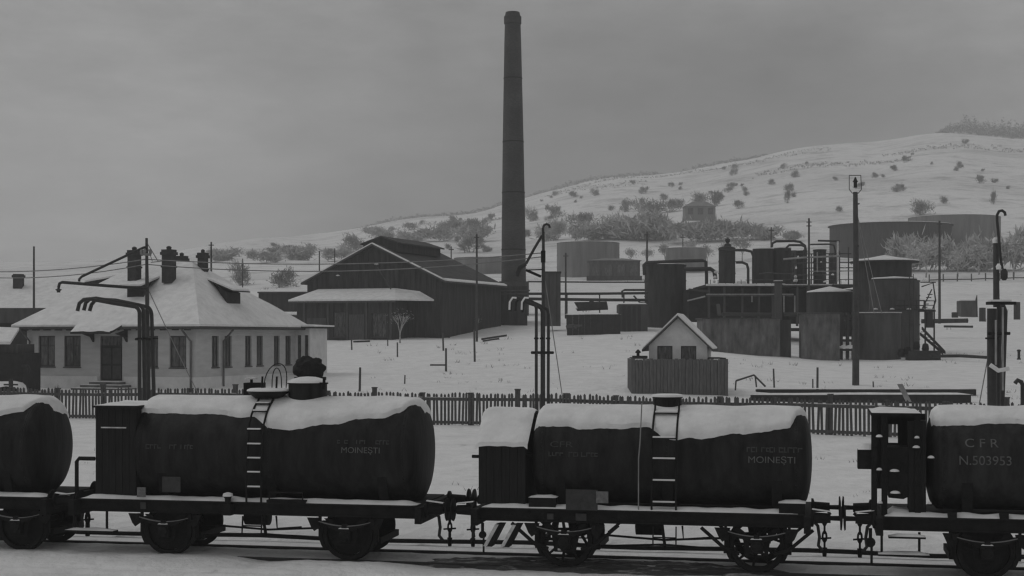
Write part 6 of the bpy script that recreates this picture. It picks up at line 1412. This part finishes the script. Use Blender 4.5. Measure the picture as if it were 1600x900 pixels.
def tree(x, y, h_px, label, seed, crown='frosttwig', Y=None, **kw):
    g_ = gp(x, y) if Y is None else gpY(x, Y); h = h_px/sc(g_.y); t = thing('bare_tree', label, 'tree', g_, 0, 'leafless winter trees'); tb, cb = tree_parts(seed, h, crown, **kw); mesh_obj('trunk', tb, kw.get('trunk', 'twig'), parent=t); mesh_obj('crown', cb, crown, parent=t)
for x, y, w, h, lb in ((1400, 414, 50, 30, 'frosted thicket low before the broad dark tank'), (1425, 414, 70, 56, 'wide frosted thicket before the broad dark tank'), (1462, 414, 60, 60, 'tall frosted thicket between the two slope tanks'), (1492, 412, 56, 50, 'frosted thicket right of the slope pole'), (1524, 410, 60, 58, 'wide frosted thicket before the tallest tank'), (1556, 408, 50, 60, 'frosted thicket left of the tallest crane hook'), (1592, 408, 56, 72, 'tall frosted thicket at the right edge of the slope')):
    place_bush(x, y, w, h, lb, 'frosted thickets below the slope tanks', 'frosttwig', 'frosted_thicket', 'thicket', Y=285)
for x, w, h, lb in ((905, 50, 30, 'pale misty thicket above the pump house, left'), (985, 60, 34, 'pale misty thicket right of the pump house'), (1030, 60, 40, 'pale misty thicket above the dark cylindrical tank'), (1075, 70, 42, 'pale misty thicket above the far small tank'), (1120, 60, 40, 'pale misty thicket above the leftmost still column'), (1165, 50, 30, 'pale misty thicket above the header pipe'), (860, 44, 34, 'pale misty thicket between stack and large round tank'), (945, 70, 30, 'broad pale misty thicket over the pump house'), (1010, 80, 44, 'broadest misty thicket left of the lone hillside house'), (1200, 40, 22, 'small misty thicket above the first condenser'), (1240, 36, 18, 'smallest misty thicket above the second condenser'), (350, 50, 20, 'misty thicket just right of the bungalow chimneys'), (412, 44, 22, 'misty thicket above the low shed, left half'), (470, 50, 24, 'misty thicket above the low shed, right half'), (530, 50, 24, 'misty thicket left of the works roof slope'), (640, 44, 18, 'low misty thicket behind the works roof peak'), (590, 40, 18, 'low misty thicket left of the works roof peak'), (740, 60, 30, 'pale misty thicket left of the stack foot'), (680, 50, 26, 'pale misty thicket behind the works ventilator')):
    place_bush(x, (376 if x > 560 else 408)+12*noise.noise((x*.37, 2, 0)), w, h*(1+.3*noise.noise((x*.2, 5, 0))), lb, 'misty thickets at the foot of the hill', 'frosttwig', 'misty_thicket', 'thicket')
tree(1420, 425, 64, 'white frosted tree in front of the broad dark tank, left of the pole', 1, Y=262); tree(1447, 425, 74, 'white frosted tree just left of the slope pole', 2, Y=268); tree(1497, 425, 62, 'frosted tree just right of the slope pole', 3, Y=270); tree(1530, 420, 62, 'frosted tree in front of the tallest tank', 4, Y=275); tree(1584, 420, 84, 'frosted tree at the right edge beyond the tallest crane', 5, Y=270); tree(1390, 425, 40, 'small frosted tree above the round tank roof', 6, Y=262); tree(1560, 418, 50, 'small frosted tree behind the tallest crane', 8, Y=280)
for i, x in enumerate((1010, 1040, 1075, 1105, 1135, 1160, 985)):
    tree(x, 392, 36+6*(i % 3), ['misty tree above the dark cylindrical tank', 'misty tree left of the far small tank', 'misty tree over the far small tank', 'misty tree right of the far small tank', 'misty tree above the leftmost still column', 'misty tree above the header pipe', 'misty tree right of the pump house'][i], 20+i, 'twig' if i % 2 else 'frosttwig', Y=335)
tree(625, 540, 78, 'slender sapling in front of the lean-to', 40, 'twig', Y=127, spread=.35, n=240, size=.02); tree(745, 505, 40, 'thin bare sapling by the boiler house', 41, 'twig', Y=140, spread=.3, n=120, size=.02)
tree(88, 605, 48, 'little bare shrub tree beneath the left windows of the bungalow', 42, 'frosttwig', Y=76, spread=.3, n=90, size=.015)
# hedge along the skyline and dark wood on the crest at right
def treeline(name, xs, hpx, label, m, dens=3, seed=0, Yr=(985, 1003), sz=.9):
    rnd = random.Random(seed); mb = MB()
    for x in xs:
        for _ in range(dens):
            xx = x+rnd.uniform(-1.5, 1.5); Y = rnd.uniform(*Yr)+40*noise.noise((x*.01, seed, 1)); g_ = gpY(xx, Y); k = sc(Y); h = rnd.uniform(.35, 1)*hpx/k*(1+.6*noise.noise((xx*.05, seed, 0))+.5*noise.noise((xx*.2, seed, 3)))*min(1, .1+min(x-xs[0], xs[-1]-x)/60)
            for q in range(5):
                c = g_+Vector((rnd.uniform(-1, 1), rnd.uniform(-1, 1), rnd.uniform(.1, 1)*h)); s = rnd.uniform(.4, 1)*sz; d = Vector((rnd.gauss(0, 1), rnd.gauss(0, 1), rnd.gauss(0, 1))).normalized(); e = d.cross(Vector((0, .3, 1))).normalized(); mb.add([c-d*s, c+e*s*.6, c+d*s, c-e*s*.6], [(0, 1, 2, 3)])
    o = mesh_obj(name, mb, m); tag(o, label, None, None, 'stuff')
treeline('skyline_hedge', [i*1.0 for i in range(540, 1200, 2)], 6, 'thin dark hedge following the skyline of the hill', 'twig', 2, 3)
for i, (x0_, x1_, Yh_, h_) in enumerate(((850, 1010, 830, 5), (1180, 1420, 700, 5), (900, 1300, 905, 4), (1380, 1640, 820, 4), (560, 800, 700, 5))):
    treeline('field_hedge', [i_*1.0 for i_ in range(x0_, x1_, 2)], h_, ['broken hedge line on the hillside right of the stack', 'broken hedge line above the condensers', 'faint hedge line high on the hill', 'faint hedge line high at the right', 'broken hedge line left of the stack'][i], 'frosttwig', 1, 30+i, (Yh_-14, Yh_+14), .7)
treeline('crest_wood', [i*1.0 for i in range(1462, 1700, 2)], 26, 'dark far wood on the crest at upper right', 'frosttwig', 16, 9)
# dry grass and weeds poking through the snow
rnd = random.Random(77); mb = MB()
for i in range(900):
    if i < 380:
        Y = rnd.uniform(36, 54); X = rnd.uniform(-.36, .36)*Y
    elif i < 700:
        Y = rnd.uniform(72, 132); X = rnd.uniform(-.10, .36)*Y
        if .05 < X/Y < .16 and Y < 80: continue
    else:
        Y = rnd.uniform(150, 330); X = rnd.uniform(-.2, .36)*Y
    if noise.noise((X*.25, Y*.12, 7)) < -.02: continue
    z = hz(X, Y); sz = (.13 if Y < 60 else .22 if Y < 140 else .5)*rnd.uniform(.4, 1.2)
    for k in range(rnd.randint(2, 6)):
        a = rnd.uniform(0, 6.28); b = Vector((X+rnd.gauss(0, sz*.8), Y+rnd.gauss(0, sz*.8), z-.02)); t_ = b+Vector((math.cos(a)*sz*.7, math.sin(a)*sz*.7, sz*rnd.uniform(.5, 1.4))); w_ = Vector((sz*.10, 0, 0)); mb.add([b-w_, b+w_, t_], [(0, 1, 2)])
o = mesh_obj('dry_grass', mb, 'twig'); tag(o, 'dry grass tufts poking through the snow', None, None, 'stuff')
# far slope fence line at right
hf = thing('slope_fence', 'thin post fence crossing the slope below the frosted trees', 'fence', gp(1530, 440))
prev = None
for i, x in enumerate(range(1452, 1660, 22)):
    g_ = gp(x, 441-(x-1452)*.02); k = sc(g_.y); mb = MB(); mb.tube([g_-Vector((0, 0, .3)), g_+Vector((0, 0, 12/k))], .12, 5); part(hf, 'post', mb, 'wood'); 
    if prev is not None: mb = MB(); mb.tube([prev+Vector((0, 0, .35)), g_+Vector((0, 0, .35))], .10, 4); part(hf, 'rail', mb, 'wood')
    prev = g_

# ---------------------------------------------------------------- winter haze
mb = MB(); mb.box((-1100, -70, -3), (1100, 1560, 172)); hz_o = mesh_obj('haze', mb, 'snow'); tag(hz_o, 'thin winter haze filling the valley', None, None, 'stuff')
m = bpy.data.materials.new('winter_haze'); m.use_nodes = True; nt = m.node_tree; nt.nodes.clear(); o_ = nt.nodes.new('ShaderNodeOutputMaterial'); v_ = nt.nodes.new('ShaderNodeVolumePrincipled')
v_.inputs['Color'].default_value = (.96, .96, .96, 1); v_.inputs['Density'].default_value = .0006; nt.links.new(v_.outputs[0], o_.inputs['Volume']); hz_o.data.materials.clear(); hz_o.data.materials.append(m)
